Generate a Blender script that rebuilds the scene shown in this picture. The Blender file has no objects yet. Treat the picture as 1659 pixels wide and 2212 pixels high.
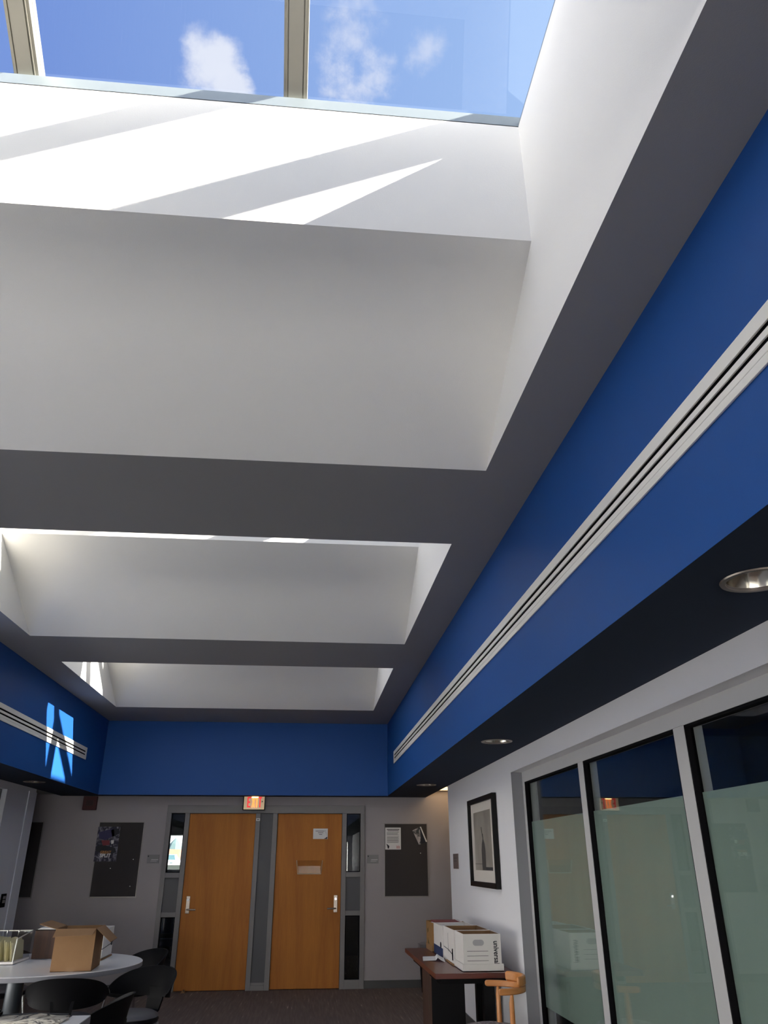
import bpy, bmesh, math, random
from mathutils import Vector, Matrix
random.seed(7)
SC = bpy.context.scene
COL = SC.collection
PI = math.pi

# ------------------------------------------------------------------ camera
H = 1.531                                   # eye height
def cam_setup():
    pitch, yaw, roll = 0.4339, 0.0988, -0.003
    cy, sy, cp, sp = math.cos(yaw), math.sin(yaw), math.cos(pitch), math.sin(pitch)
    F = Vector((sy*cp, cy*cp, sp)); R = Vector((cy, -sy, 0)); U = R.cross(F)
    c, s = math.cos(roll), math.sin(roll)
    r2 = c*R + s*U; u2 = -s*R + c*U
    M = Matrix((r2, u2, -F)).transposed().to_4x4()
    M.translation = Vector((0, 0, H))
    cam = bpy.data.cameras.new('camera')
    cam.sensor_fit = 'VERTICAL'; cam.sensor_height = 36.0; cam.sensor_width = 27.0
    cam.lens = 1626.6/2212*36.0
    cam.clip_start = 0.05; cam.clip_end = 500
    o = bpy.data.objects.new('camera', cam); COL.objects.link(o)
    o.matrix_world = M
    SC.camera = o
cam_setup()
SC.view_settings.view_transform = 'Standard'
SC.view_settings.look = 'None'
SC.view_settings.gamma = 1.0
SC.view_settings.use_curve_mapping = False
SC.view_settings.exposure = 1.32
SC.cycles.use_denoising = True
SC.cycles.max_bounces = 14
SC.cycles.diffuse_bounces = 8
SC.cycles.transparent_max_bounces = 16
SC.cycles.sample_clamp_indirect = 6.0

# ------------------------------------------------------------------ sun and sky
SUN_DIR = Vector((-1.0, 0.385, -0.745)).normalized()
def sun_setup():
    l = bpy.data.lights.new('sun', 'SUN'); l.energy = 13.5; l.angle = math.radians(0.55)
    l.color = (1.0, 0.93, 0.80)
    o = bpy.data.objects.new('sun', l); COL.objects.link(o)
    o.rotation_euler = SUN_DIR.to_track_quat('-Z', 'Y').to_euler()
    o.location = (20, -8, 20)
sun_setup()
SKY_STRENGTH = 0.43
LOW_SKY_FILL = (13.5, 12.9, 12.0, 1)  # colour of the low sky band added as fill light
AUREOLE = (0.7, 0.75, 0.9, 1)
def world_setup():
    w = bpy.data.worlds.new('sky'); SC.world = w; w.use_nodes = True
    N, L = w.node_tree.nodes, w.node_tree.links
    N.clear()
    out = N.new('ShaderNodeOutputWorld'); bg = N.new('ShaderNodeBackground')
    bg.inputs['Strength'].default_value = SKY_STRENGTH
    L.new(bg.outputs[0], out.inputs[0])
    tc = N.new('ShaderNodeTexCoord')
    # blue that pales towards the sun's side (+x)
    sep = N.new('ShaderNodeSeparateXYZ'); L.new(tc.outputs['Generated'], sep.inputs[0])
    mr = N.new('ShaderNodeMapRange'); mr.inputs[1].default_value = -0.30; mr.inputs[2].default_value = 0.42
    L.new(sep.outputs[0], mr.inputs[0])
    ramp = N.new('ShaderNodeValToRGB'); L.new(mr.outputs[0], ramp.inputs[0])
    ramp.color_ramp.elements[0].color = (0.19, 0.315, 0.72, 1)
    ramp.color_ramp.elements[1].color = (0.42, 0.62, 0.95, 1)
    def cloud(center, rad, scale, detail, lo, hi, stretch=(1, 1, 1), seed=0.0):
        c = Vector(center).normalized()
        mp = N.new('ShaderNodeMapping'); mp.inputs['Location'].default_value = (seed, seed*0.7, seed*1.3)
        mp.inputs['Scale'].default_value = stretch
        L.new(tc.outputs['Generated'], mp.inputs[0])
        nz = N.new('ShaderNodeTexNoise'); nz.inputs['Scale'].default_value = scale
        nz.inputs['Detail'].default_value = detail; nz.inputs['Roughness'].default_value = 0.62
        L.new(mp.outputs[0], nz.inputs['Vector'])
        d = N.new('ShaderNodeVectorMath'); d.operation = 'DISTANCE'
        L.new(tc.outputs['Generated'], d.inputs[0]); d.inputs[1].default_value = c
        fall = N.new('ShaderNodeMapRange'); fall.inputs[1].default_value = 0.0; fall.inputs[2].default_value = rad
        fall.inputs[3].default_value = 0.20; fall.inputs[4].default_value = -0.34
        L.new(d.outputs['Value'], fall.inputs[0])
        ad = N.new('ShaderNodeMath'); ad.operation = 'ADD'
        L.new(nz.outputs[0], ad.inputs[0]); L.new(fall.outputs[0], ad.inputs[1])
        m2 = N.new('ShaderNodeMapRange'); m2.interpolation_type = 'SMOOTHSTEP'
        m2.inputs[1].default_value = lo; m2.inputs[2].default_value = hi
        L.new(ad.outputs[0], m2.inputs[0])
        return m2
    col = ramp.outputs[0]
    for args in CLOUDS:
        m = cloud(*args[:-1])
        k = N.new('ShaderNodeMath'); k.operation = 'MULTIPLY'; k.inputs[1].default_value = args[-1]
        L.new(m.outputs[0], k.inputs[0])
        mx = N.new('ShaderNodeMix'); mx.data_type = 'RGBA'
        L.new(k.outputs[0], mx.inputs['Factor']); L.new(col, mx.inputs[6])
        mx.inputs[7].default_value = (0.80, 0.84, 0.96, 1)
        col = mx.outputs[2]
    # bright band added low in the sky to lift the room light
    hz = N.new('ShaderNodeMapRange'); hz.interpolation_type = 'SMOOTHSTEP'
    hz.inputs[1].default_value = 0.0; hz.inputs[2].default_value = 0.30; hz.inputs[3].default_value = 1.0; hz.inputs[4].default_value = 0.0
    L.new(sep.outputs[2], hz.inputs[0])
    hy = N.new('ShaderNodeMapRange'); hy.interpolation_type = 'SMOOTHSTEP'         # the added band is strongest behind the viewer
    hy.inputs[1].default_value = -0.55; hy.inputs[2].default_value = 0.05; hy.inputs[3].default_value = 1.0; hy.inputs[4].default_value = 0.6
    L.new(sep.outputs[1], hy.inputs[0])
    hm = N.new('ShaderNodeMath'); hm.operation = 'MULTIPLY'; L.new(hz.outputs[0], hm.inputs[0]); L.new(hy.outputs[0], hm.inputs[1]); hz = hm
    mh = N.new('ShaderNodeMix'); mh.data_type = 'RGBA'; L.new(hz.outputs[0], mh.inputs['Factor']); L.new(col, mh.inputs[6]); mh.inputs[7].default_value = LOW_SKY_FILL
    col = mh.outputs[2]
    sd = N.new('ShaderNodeVectorMath'); sd.operation = 'DOT_PRODUCT'          # pale aureole around the sun
    L.new(tc.outputs['Generated'], sd.inputs[0]); sd.inputs[1].default_value = -SUN_DIR
    sg = N.new('ShaderNodeMapRange'); sg.interpolation_type = 'SMOOTHSTEP'
    sg.inputs[1].default_value = 0.60; sg.inputs[2].default_value = 1.0
    L.new(sd.outputs['Value'], sg.inputs[0])
    ms = N.new('ShaderNodeMix'); ms.data_type = 'RGBA'; L.new(sg.outputs[0], ms.inputs['Factor']); L.new(col, ms.inputs[6]); ms.inputs[7].default_value = AUREOLE
    col = ms.outputs[2]
    L.new(col, bg.inputs[0])
# (centre direction, radius, noise scale, detail, lo, hi, stretch, seed, opacity)
CLOUDS = [
    ((-0.131, 0.567, 0.813), 0.088, 9.0, 9.0, 0.42, 0.66, (1, 1, 1), 11.3, 0.98),
    ((-0.112, 0.588, 0.801), 0.055, 10.0, 9.0, 0.41, 0.60, (1, 1, 1), 3.0, 0.96),
    ((-0.001, 0.590, 0.808), 0.085, 13.0, 9.0, 0.49, 0.74, (1, 1, 1), 1.7, 0.75),
    ((0.050, 0.572, 0.818), 0.085, 13.0, 9.0, 0.50, 0.76, (1, 1, 1), 5.2, 0.75),
    ((0.105, 0.542, 0.834), 0.06, 15.0, 9.0, 0.50, 0.80, (1, 1, 1), 8.1, 0.55),
    ((0.008, 0.526, 0.850), 0.095, 11.0, 9.0, 0.49, 0.76, (1, 1, 1), 2.9, 0.70),
]
world_setup()

# ------------------------------------------------------------------ helpers
def lin(r, g, b):
    f = lambda c: (c/255/12.92) if c/255 <= 0.04045 else ((c/255+0.055)/1.055)**2.4
    return (f(r), f(g), f(b), 1.0)

MATS = {}
def mat(name, col, rough=0.6, metal=0.0, spec=0.5, noise=0.0, nscale=8.0, bump=0.0, bscale=120.0, coat=0.0, emit=None, estr=0.0,
        stretch=(1, 1, 1), alpha=1.0):
    if name in MATS: return MATS[name]
    m = bpy.data.materials.new(name); m.use_nodes = True
    N, L = m.node_tree.nodes, m.node_tree.links
    p = N['Principled BSDF']
    p.inputs['Base Color'].default_value = col
    p.inputs['Roughness'].default_value = rough
    p.inputs['Metallic'].default_value = metal
    p.inputs['Specular IOR Level'].default_value = spec
    p.inputs['Coat Weight'].default_value = coat
    p.inputs['Alpha'].default_value = alpha
    if emit:
        p.inputs['Emission Color'].default_value = emit; p.inputs['Emission Strength'].default_value = estr
    tc = N.new('ShaderNodeTexCoord'); mp = N.new('ShaderNodeMapping')
    mp.inputs['Scale'].default_value = stretch
    L.new(tc.outputs['Object'], mp.inputs[0])
    if noise > 0:
        nz = N.new('ShaderNodeTexNoise'); nz.inputs['Scale'].default_value = nscale; nz.inputs['Detail'].default_value = 5
        L.new(mp.outputs[0], nz.inputs['Vector'])
        mx = N.new('ShaderNodeMix'); mx.data_type = 'RGBA'
        mx.inputs[6].default_value = tuple(c*(1-noise) for c in col[:3])+(1,)
        mx.inputs[7].default_value = tuple(min(1, c*(1+noise)) for c in col[:3])+(1,)
        L.new(nz.outputs[0], mx.inputs['Factor']); L.new(mx.outputs[2], p.inputs['Base Color'])
    if bump > 0:
        nb = N.new('ShaderNodeTexNoise'); nb.inputs['Scale'].default_value = bscale; nb.inputs['Detail'].default_value = 3
        L.new(mp.outputs[0], nb.inputs['Vector'])
        bp = N.new('ShaderNodeBump'); bp.inputs['Strength'].default_value = bump; bp.inputs['Distance'].default_value = 0.004
        L.new(nb.outputs[0], bp.inputs['Height']); L.new(bp.outputs[0], p.inputs['Normal'])
    MATS[name] = m
    return m

def glass_mat(name, tint, ior=1.5, boost=1.0, haze=0.0):
    """thin architectural glass: clear transmission with Fresnel reflection"""
    m = bpy.data.materials.new(name); m.use_nodes = True
    N, L = m.node_tree.nodes, m.node_tree.links
    N.clear()
    out = N.new('ShaderNodeOutputMaterial'); tr = N.new('ShaderNodeBsdfTransparent'); gl = N.new('ShaderNodeBsdfGlossy')
    tr.inputs[0].default_value = tint; gl.inputs['Roughness'].default_value = 0.0 if haze == 0 else haze
    gl.inputs[0].default_value = (1, 1, 1, 1)
    fr = N.new('ShaderNodeFresnel')
    ge = N.new('ShaderNodeNewGeometry'); ir = N.new('ShaderNodeMapRange')          # the same index seen from either side
    ir.inputs[3].default_value = ior; ir.inputs[4].default_value = 1/ior
    L.new(ge.outputs['Backfacing'], ir.inputs[0]); L.new(ir.outputs[0], fr.inputs[0])
    k = N.new('ShaderNodeMath'); k.operation = 'MULTIPLY'; k.inputs[1].default_value = boost; k.use_clamp = True
    L.new(fr.outputs[0], k.inputs[0])
    mx = N.new('ShaderNodeMixShader'); L.new(k.outputs[0], mx.inputs[0]); L.new(tr.outputs[0], mx.inputs[1]); L.new(gl.outputs[0], mx.inputs[2])
    L.new(mx.outputs[0], out.inputs[0])
    MATS[name] = m
    return m

class MB:
    """collects geometry for one mesh"""
    def __init__(s): s.v, s.f, s.m = [], [], []; s.cur = 0
    def add(s, vs, fs):
        b = len(s.v); s.v += [tuple(v) for v in vs]; s.f += [tuple(b+i for i in f) for f in fs]; s.m += [s.cur]*len(fs); return s
    def mi(s, i): s.cur = i; return s
    def box(s, x0, x1, y0, y1, z0, z1):
        x0, x1 = sorted((x0, x1)); y0, y1 = sorted((y0, y1)); z0, z1 = sorted((z0, z1))
        return s.add([(x0,y0,z0),(x1,y0,z0),(x1,y1,z0),(x0,y1,z0),(x0,y0,z1),(x1,y0,z1),(x1,y1,z1),(x0,y1,z1)],
              [(0,3,2,1),(4,5,6,7),(0,1,5,4),(1,2,6,5),(2,3,7,6),(3,0,4,7)])
    def quad(s, *ps): return s.add(ps, [tuple(range(len(ps)))])
    def hexa(s, lo, hi):
        """two quads (lists of 4 points) joined into a solid"""
        return s.add(list(lo)+list(hi), [(0,3,2,1),(4,5,6,7),(0,1,5,4),(1,2,6,5),(2,3,7,6),(3,0,4,7)])
    def prism(s, poly, d):
        """extrude polygon (3d points) by vector d"""
        n = len(poly); d = Vector(d); top = [tuple(Vector(p)+d) for p in poly]
        fs = [tuple(reversed(range(n))), tuple(range(n, 2*n))] + [(i, (i+1) % n, n+(i+1) % n, n+i) for i in range(n)]
        return s.add(list(poly)+top, fs)
    def tube(s, pts, r, n=10, cap=True):
        pts = [Vector(p) for p in pts]; rs = r if isinstance(r, (list, tuple)) else [r]*len(pts)
        vs, fs = [], []
        prev = None
        for i, p in enumerate(pts):
            t = (pts[min(i+1, len(pts)-1)]-pts[max(i-1, 0)]).normalized()
            a = prev if prev is not None else (Vector((0, 0, 1)) if abs(t.z) < 0.9 else Vector((1, 0, 0)))
            u = (a - t*a.dot(t)).normalized(); w = t.cross(u); prev = u
            for k in range(n):
                an = 2*PI*k/n; vs.append(p+(u*math.cos(an)+w*math.sin(an))*rs[i])
        for i in range(len(pts)-1):
            for k in range(n):
                a, b = i*n+k, i*n+(k+1) % n; fs.append((a, b, b+n, a+n))
        if cap: fs += [tuple(reversed(range(n))), tuple(range((len(pts)-1)*n, len(pts)*n))]
        return s.add(vs, fs)
    def lathe(s, prof, c=(0, 0, 0), n=32, close=False):
        vs, fs = [], []
        for (r, z) in prof:
            for k in range(n):
                a = 2*PI*k/n; vs.append((c[0]+r*math.cos(a), c[1]+r*math.sin(a), c[2]+z))
        for i in range(len(prof)-1):
            for k in range(n):
                a, b = i*n+k, i*n+(k+1) % n; fs.append((a, b, b+n, a+n))
        if close: fs += [tuple(reversed(range(n))), tuple(range((len(prof)-1)*n, len(prof)*n))]
        return s.add(vs, fs)

ROOTLOC = {}
def root_of(p):
    while p.parent: p = p.parent
    return p
def obj(name, mb, mats, parent=None, local=False, smooth=False, bevel=0.0, kind=None, label=None, solid=0.0):
    """link the collected geometry as ONE mesh object; world coordinates unless local"""
    me = bpy.data.meshes.new(name)
    off = Vector((0, 0, 0))
    if parent is not None and not local: off = Vector(root_of(parent).location)
    me.from_pydata([tuple(Vector(v)-off) for v in mb.v], [], mb.f)
    for m in (mats if isinstance(mats, (list, tuple)) else [mats]): me.materials.append(m)
    for p, i in zip(me.polygons, mb.m): p.material_index = i; p.use_smooth = smooth
    bm = bmesh.new(); bm.from_mesh(me); bmesh.ops.recalc_face_normals(bm, faces=bm.faces); bm.to_mesh(me); bm.free()
    o = bpy.data.objects.new(name, me); COL.objects.link(o)
    if parent is not None: o.parent = parent
    if solid: md = o.modifiers.new('thick', 'SOLIDIFY'); md.thickness = solid; md.offset = 0
    if bevel: md = o.modifiers.new('edge', 'BEVEL'); md.width = bevel; md.segments = 2; md.limit_method = 'ANGLE'
    if smooth:
        try: me.set_sharp_from_angle(angle=math.radians(40))
        except Exception: pass
    if kind: o['kind'] = kind
    if label: o['label'] = label
    return o
def tag(o, label, cat, group=None, kind=None):
    o['label'] = label; o['category'] = cat
    if group: o['group'] = group
    if kind: o['kind'] = kind
    return o
def thing(name, label, cat, loc=(0, 0, 0), rotz=0.0, group=None, kind=None):
    o = bpy.data.objects.new(name, None); COL.objects.link(o); o.empty_display_size = 0.1
    o.location = loc; o.rotation_euler = (0, 0, rotz)
    return tag(o, label, cat, group, kind)
def dup(root, loc, rotz, label, group=None):
    r = root.copy(); COL.objects.link(r); r.location = loc; r.rotation_euler = (0, 0, rotz); r['label'] = label
    if group: r['group'] = group
    for ch in list(root.children):
        c = ch.copy(); COL.objects.link(c); c.parent = r
        for g in ch.children:
            d = g.copy(); COL.objects.link(d); d.parent = c
    return r
def text_part(name, body, size, M, m, parent, depth=0.0012, bold=0.0, align='CENTER', sx=1.0):
    """lettering as a thin raised mesh; M maps text space (x right, y up, z out) to world"""
    cu = bpy.data.curves.new(name, 'FONT'); cu.body = body; cu.size = size; cu.extrude = depth; cu.offset = bold
    cu.align_x = align; cu.align_y = 'CENTER'; cu.resolution_u = 3
    t = bpy.data.objects.new(name+'_tmp', cu); COL.objects.link(t)
    dg = bpy.context.evaluated_depsgraph_get(); dg.update()
    me = bpy.data.meshes.new_from_object(t.evaluated_get(dg))
    bpy.data.objects.remove(t); bpy.data.curves.remove(cu)
    off = Matrix.Translation(-Vector(root_of(parent).location))
    me.transform(off @ M @ Matrix.Diagonal((sx, 1, 1, 1)))
    me.materials.clear(); me.materials.append(m)
    o = bpy.data.objects.new(name, me); COL.objects.link(o); o.parent = parent
    return o
def frame_M(origin, right, up):
    r, u = Vector(right).normalized(), Vector(up).normalized(); n = r.cross(u)
    M = Matrix((r, u, n)).transposed().to_4x4(); M.translation = Vector(origin); return M
def M_back(x, z, y): return frame_M((x, y, z), (1, 0, 0), (0, 0, 1))        # faces the camera on the back wall (normal -y)

# ------------------------------------------------------------------ materials
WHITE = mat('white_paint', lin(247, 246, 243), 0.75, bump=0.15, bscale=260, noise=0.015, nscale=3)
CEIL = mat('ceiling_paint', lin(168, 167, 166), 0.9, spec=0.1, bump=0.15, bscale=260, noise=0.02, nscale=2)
BLUE = mat('blue_paint', (0.014, 0.092, 0.350, 1), 0.5, spec=0.28, bump=0.08, bscale=300, noise=0.05, nscale=1.5)
SOFFIT = mat('soffit_paint', lin(56, 64, 80), 0.8, spec=0.06, bump=0.05, noise=0.03, nscale=2)
WALLB = mat('taupe_wall_paint', lin(164, 158, 159), 0.8, bump=0.12, bscale=260, noise=0.02, nscale=2)
WALLR = mat('light_wall_paint', lin(236, 236, 240), 0.8, bump=0.12, bscale=260, noise=0.015, nscale=2)
WALLL = mat('blue_grey_wall_paint', lin(206, 210, 220), 0.8, bump=0.12, bscale=260, noise=0.02, nscale=2)
GREY_FRAME = mat('grey_frame_paint', lin(128, 125, 125), 0.55, noise=0.03, nscale=3)
FRAME_LT = mat('light_grey_frame_paint', lin(196, 196, 196), 0.5, noise=0.02, nscale=3)
JAMB_SHADE = mat('jamb_shaded_grey', lin(132, 132, 138), 0.6, noise=0.02, nscale=3)  # darker grey stands in for the shade on the wall return
DARKPANEL = mat('dark_grey_panel', lin(84, 84, 88), 0.55, noise=0.04, nscale=3)
BLACK = mat('black_rubber', (0.005, 0.005, 0.006, 1), 0.8, spec=0.1, noise=0.1, nscale=30)
SLOT = mat('slot_black', (0.002, 0.002, 0.002, 1), 0.9, spec=0.05, noise=0.1)
ALU = mat('bronze_anodised_aluminium', lin(176, 172, 160), 0.38, metal=0.55, noise=0.04, nscale=6, stretch=(1, 0.2, 1))
ALU_LT = mat('pale_aluminium', lin(150, 160, 166), 0.4, metal=0.35, noise=0.03, nscale=10)
DIFF = mat('white_diffuser_metal', lin(248, 246, 240), 0.4, noise=0.02, nscale=8)
STEEL = mat('brushed_steel', lin(160, 150, 142), 0.32, metal=0.9, noise=0.06, nscale=40, stretch=(1, 1, 8))
CHROME = mat('chrome', lin(205, 207, 210), 0.12, metal=1.0, noise=0.02, nscale=10)
REFL = mat('spun_reflector_metal', lin(210, 204, 190), 0.16, metal=1.0, noise=0.06, nscale=6)
PAPER = mat('white_paper', lin(226, 224, 222), 0.8, noise=0.02, nscale=12)
INK = mat('dark_ink', lin(60, 58, 60), 0.7, noise=0.05, nscale=20)
INKB = mat('black_ink', lin(22, 24, 34), 0.6, noise=0.05, nscale=20)
CORK = mat('dark_tack_board', lin(62, 58, 58), 0.95, noise=0.12, nscale=180, bump=0.3, bscale=500)
BOARDFR = mat('board_frame_metal', lin(150, 146, 142), 0.4, metal=0.4, noise=0.03, nscale=9)
PLATE = mat('grey_sign_plate', lin(130, 130, 130), 0.45, noise=0.04, nscale=30)
CARD = mat('brown_cardboard', lin(142, 108, 74), 0.85, noise=0.06, nscale=18, bump=0.1, bscale=90)
CARD_D = mat('kraft_cardboard', lin(150, 112, 66), 0.85, noise=0.07, nscale=18, bump=0.1, bscale=90)
BOXW = mat('white_box_board', lin(222, 218, 214), 0.75, noise=0.02, nscale=10, bump=0.06, bscale=60)
BOXBLUE = mat('navy_print', lin(42, 58, 98), 0.7, noise=0.08, nscale=12)
MANILA = mat('manila_folder_paper', lin(214, 208, 172), 0.8, noise=0.03, nscale=12)
TABLEW = mat('white_laminate', lin(236, 236, 238), 0.28, noise=0.02, nscale=6)
TABLE_E = mat('grey_edge_band', lin(132, 132, 140), 0.5, noise=0.03, nscale=6)
PLASTIC_K = mat('black_plastic', (0.005, 0.005, 0.006, 1), 0.55, spec=0.12, noise=0.1, nscale=20)
SEATG = mat('grey_vinyl', lin(78, 78, 84), 0.5, noise=0.05, nscale=30, bump=0.1, bscale=200)
POST = mat('dark_grey_metal', lin(58, 64, 70), 0.35, metal=0.3, noise=0.05, nscale=8)
RED = mat('dark_red_enamel', lin(70, 18, 22), 0.5, noise=0.08, nscale=12)
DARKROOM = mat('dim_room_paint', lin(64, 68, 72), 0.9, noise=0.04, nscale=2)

def wood(name, c1, c2, scale=2.2, axis='Z', rough=0.35, bands=9.0, coat=0.1):
    m = bpy.data.materials.new(name); m.use_nodes = True
    N, L = m.node_tree.nodes, m.node_tree.links; p = N['Principled BSDF']
    p.inputs['Roughness'].default_value = rough; p.inputs['Coat Weight'].default_value = coat
    tc = N.new('ShaderNodeTexCoord'); mp = N.new('ShaderNodeMapping')
    st = {'Z': (1, 1, 0.10), 'Y': (1, 0.10, 1), 'X': (0.10, 1, 1)}[axis]
    mp.inputs['Scale'].default_value = st
    L.new(tc.outputs['Object'], mp.inputs[0])
    n1 = N.new('ShaderNodeTexNoise'); n1.inputs['Scale'].default_value = scale; n1.inputs['Detail'].default_value = 4; n1.inputs['Distortion'].default_value = 0.8
    L.new(mp.outputs[0], n1.inputs['Vector'])
    k = N.new('ShaderNodeMath'); k.operation = 'MULTIPLY'; k.inputs[1].default_value = bands
    fr = N.new('ShaderNodeMath'); fr.operation = 'PINGPONG'; fr.inputs[1].default_value = 1.0
    L.new(n1.outputs[0], k.inputs[0]); L.new(k.outputs[0], fr.inputs[0])
    n2 = N.new('ShaderNodeTexNoise'); n2.inputs['Scale'].default_value = 60; n2.inputs['Detail'].default_value = 3
    L.new(mp.outputs[0], n2.inputs['Vector'])
    ad = N.new('ShaderNodeMath'); ad.operation = 'MULTIPLY_ADD'; ad.inputs[1].default_value = 0.45
    L.new(fr.outputs[0], ad.inputs[0]); 
    k2 = N.new('ShaderNodeMath'); k2.operation = 'MULTIPLY'; k2.inputs[1].default_value = 0.55
    L.new(n2.outputs[0], k2.inputs[0]); L.new(k2.outputs[0], ad.inputs[2])
    mx = N.new('ShaderNodeMix'); mx.data_type = 'RGBA'; mx.inputs[6].default_value = c1; mx.inputs[7].default_value = c2
    L.new(ad.outputs[0], mx.inputs['Factor']); L.new(mx.outputs[2], p.inputs['Base Color'])
    MATS[name] = m; return m
OAK = wood('oak_veneer', lin(160, 92, 24), lin(192, 122, 40), 2.0, 'Z', 0.65, 10, 0.0)
CHERRY = wood('reddish_brown_laminate', lin(84, 40, 34), lin(106, 52, 42), 3.0, 'Y', 0.3, 5)
BEECH = wood('honey_beech', lin(196, 126, 66), lin(222, 154, 92), 4.0, 'X', 0.35, 4)
DARKOAK = wood('dark_woodgrain_print', lin(52, 34, 26), lin(92, 64, 50), 9.0, 'Z', 0.6, 6, 0.0)

def carpet_mat():
    m = bpy.data.materials.new('carpet'); m.use_nodes = True
    N, L = m.node_tree.nodes, m.node_tree.links; p = N['Principled BSDF']; p.inputs['Roughness'].default_value = 0.95
    tc = N.new('ShaderNodeTexCoord'); mp = N.new('ShaderNodeMapping'); mp.inputs['Scale'].default_value = (46, 2.2, 1)
    mp.inputs['Rotation'].default_value = (0, 0, 0.35)
    L.new(tc.outputs['Object'], mp.inputs[0])
    n = N.new('ShaderNodeTexNoise'); n.inputs['Scale'].default_value = 1.0; n.inputs['Detail'].default_value = 3
    L.new(mp.outputs[0], n.inputs['Vector'])
    r = N.new('ShaderNodeValToRGB'); L.new(n.outputs[0], r.inputs[0])
    r.color_ramp.elements[0].position = 0.40; r.color_ramp.elements[0].color = lin(98, 85, 80)
    r.color_ramp.elements[1].position = 0.76; r.color_ramp.elements[1].color = lin(172, 158, 148)
    e = r.color_ramp.elements.new(0.66); e.color = lin(112, 98, 92)
    L.new(r.outputs[0], p.inputs['Base Color'])
    nb = N.new('ShaderNodeTexNoise'); nb.inputs['Scale'].default_value = 350
    L.new(tc.outputs['Object'], nb.inputs['Vector'])
    b = N.new('ShaderNodeBump'); b.inputs['Strength'].default_value = 0.4; b.inputs['Distance'].default_value = 0.005
    L.new(nb.outputs[0], b.inputs['Height']); L.new(b.outputs[0], p.inputs['Normal'])
    return m
CARPET = carpet_mat()

def pattern_mat(name, c1, c2, scale, lo, hi, rough=0.8, dist=2.0):
    m = bpy.data.materials.new(name); m.use_nodes = True
    N, L = m.node_tree.nodes, m.node_tree.links; p = N['Principled BSDF']; p.inputs['Roughness'].default_value = rough
    tc = N.new('ShaderNodeTexCoord'); n = N.new('ShaderNodeTexNoise'); n.inputs['Scale'].default_value = scale
    n.inputs['Detail'].default_value = 4; n.inputs['Distortion'].default_value = dist
    L.new(tc.outputs['Object'], n.inputs['Vector'])
    r = N.new('ShaderNodeValToRGB'); r.color_ramp.elements[0].position = lo; r.color_ramp.elements[1].position = hi
    r.color_ramp.elements[0].color = c1; r.color_ramp.elements[1].color = c2
    L.new(n.outputs[0], r.inputs[0]); L.new(r.outputs[0], p.inputs['Base Color'])
    return m
UPHOLSTERY = pattern_mat('grey_patterned_upholstery', lin(120, 112, 116), lin(196, 188, 186), 26, 0.50, 0.66)
FILM = mat('frosted_teal_film', (0.245, 0.305, 0.27, 1), 0.6, noise=0.05, nscale=2.5, stretch=(1, 4, 0.5))

SKYGLASS = glass_mat('skylight_glass', (0.985, 0.99, 0.995, 1), 1.45, 1.0)
PANEGLASS = glass_mat('partition_glass', (0.95, 0.98, 0.97, 1), 1.5, 0.75)
CLEAR = glass_mat('clear_plastic', (0.90, 0.91, 0.92, 1), 1.45, 0.6, 0.05)
POCKET = glass_mat('pocket_acrylic', (0.93, 0.92, 0.90, 1), 1.3, 0.5, 0.1)

# ------------------------------------------------------------------ room dimensions (metres)
ZC, ZS = 3.371, 2.372                 # high ceiling, low soffit
XR, XL, YB = 1.172, -2.848, 11.406    # blue bulkhead faces
WX, WL = 0.870, -2.511                # skylight well sides
ZT, ZG, YS = 3.934, 4.641, 1.035      # top of the splay, top of the well, splay run
N0, LEN, PITCH = 0.945, 2.452, 3.455  # first well start, length, spacing
YW = 11.647                           # back wall
XWR, XWL = 1.755, -3.41               # right and left walls
Y0 = -6.4                             # wall behind the camera
WELLS = [0.945-2*3.447, 0.945-3.447, 0.945, 4.396, 7.839]
WELLF = [3.40-2*3.47, 3.40-3.47, 3.395, 6.866, 10.313]

def S(name, mb, m, **k):
    return obj(name, mb, m, kind='structure', **k)

# floor
f = S('floor', MB().box(-6.0, 5.0, Y0, 15.6, -0.1, 0.0), CARPET); tag(f, 'dark brown carpet with pale streaks', 'floor')

# high ceiling with five openings
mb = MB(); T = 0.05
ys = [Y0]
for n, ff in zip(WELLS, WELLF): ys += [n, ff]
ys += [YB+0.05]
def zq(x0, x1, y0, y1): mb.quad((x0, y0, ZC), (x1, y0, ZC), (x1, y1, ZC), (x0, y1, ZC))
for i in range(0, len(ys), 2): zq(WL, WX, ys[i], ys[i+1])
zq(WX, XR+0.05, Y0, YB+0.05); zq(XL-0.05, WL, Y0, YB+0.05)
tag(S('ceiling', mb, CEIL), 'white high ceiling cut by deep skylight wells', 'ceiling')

# skylight wells
WELL_LABELS = ['white skylight well farthest behind the viewer', 'white skylight well just behind the viewer',
               'large white skylight well overhead with sun stripes on its far side',
               'white skylight well second from the back wall', 'white skylight well nearest the back wall']
for i, (n, ff) in enumerate(zip(WELLS, WELLF)):
    e = ff-YS; mb = MB()
    for x in (WX, WL):
        mb.quad((x, n, ZC), (x, ff, ZC), (x, e, ZT), (x, e, ZG), (x, n, ZG))
    mb.quad((WL, ff, ZC), (WX, ff, ZC), (WX, e, ZT), (WL, e, ZT))
    mb.quad((WL, e, ZT), (WX, e, ZT), (WX, e, ZG), (WL, e, ZG))
    mb.quad((WL, n, ZC), (WX, n, ZC), (WX, n, ZG), (WL, n, ZG))
    tag(S('ceiling_well', mb, WHITE), WELL_LABELS[i], 'skylight well')

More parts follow.
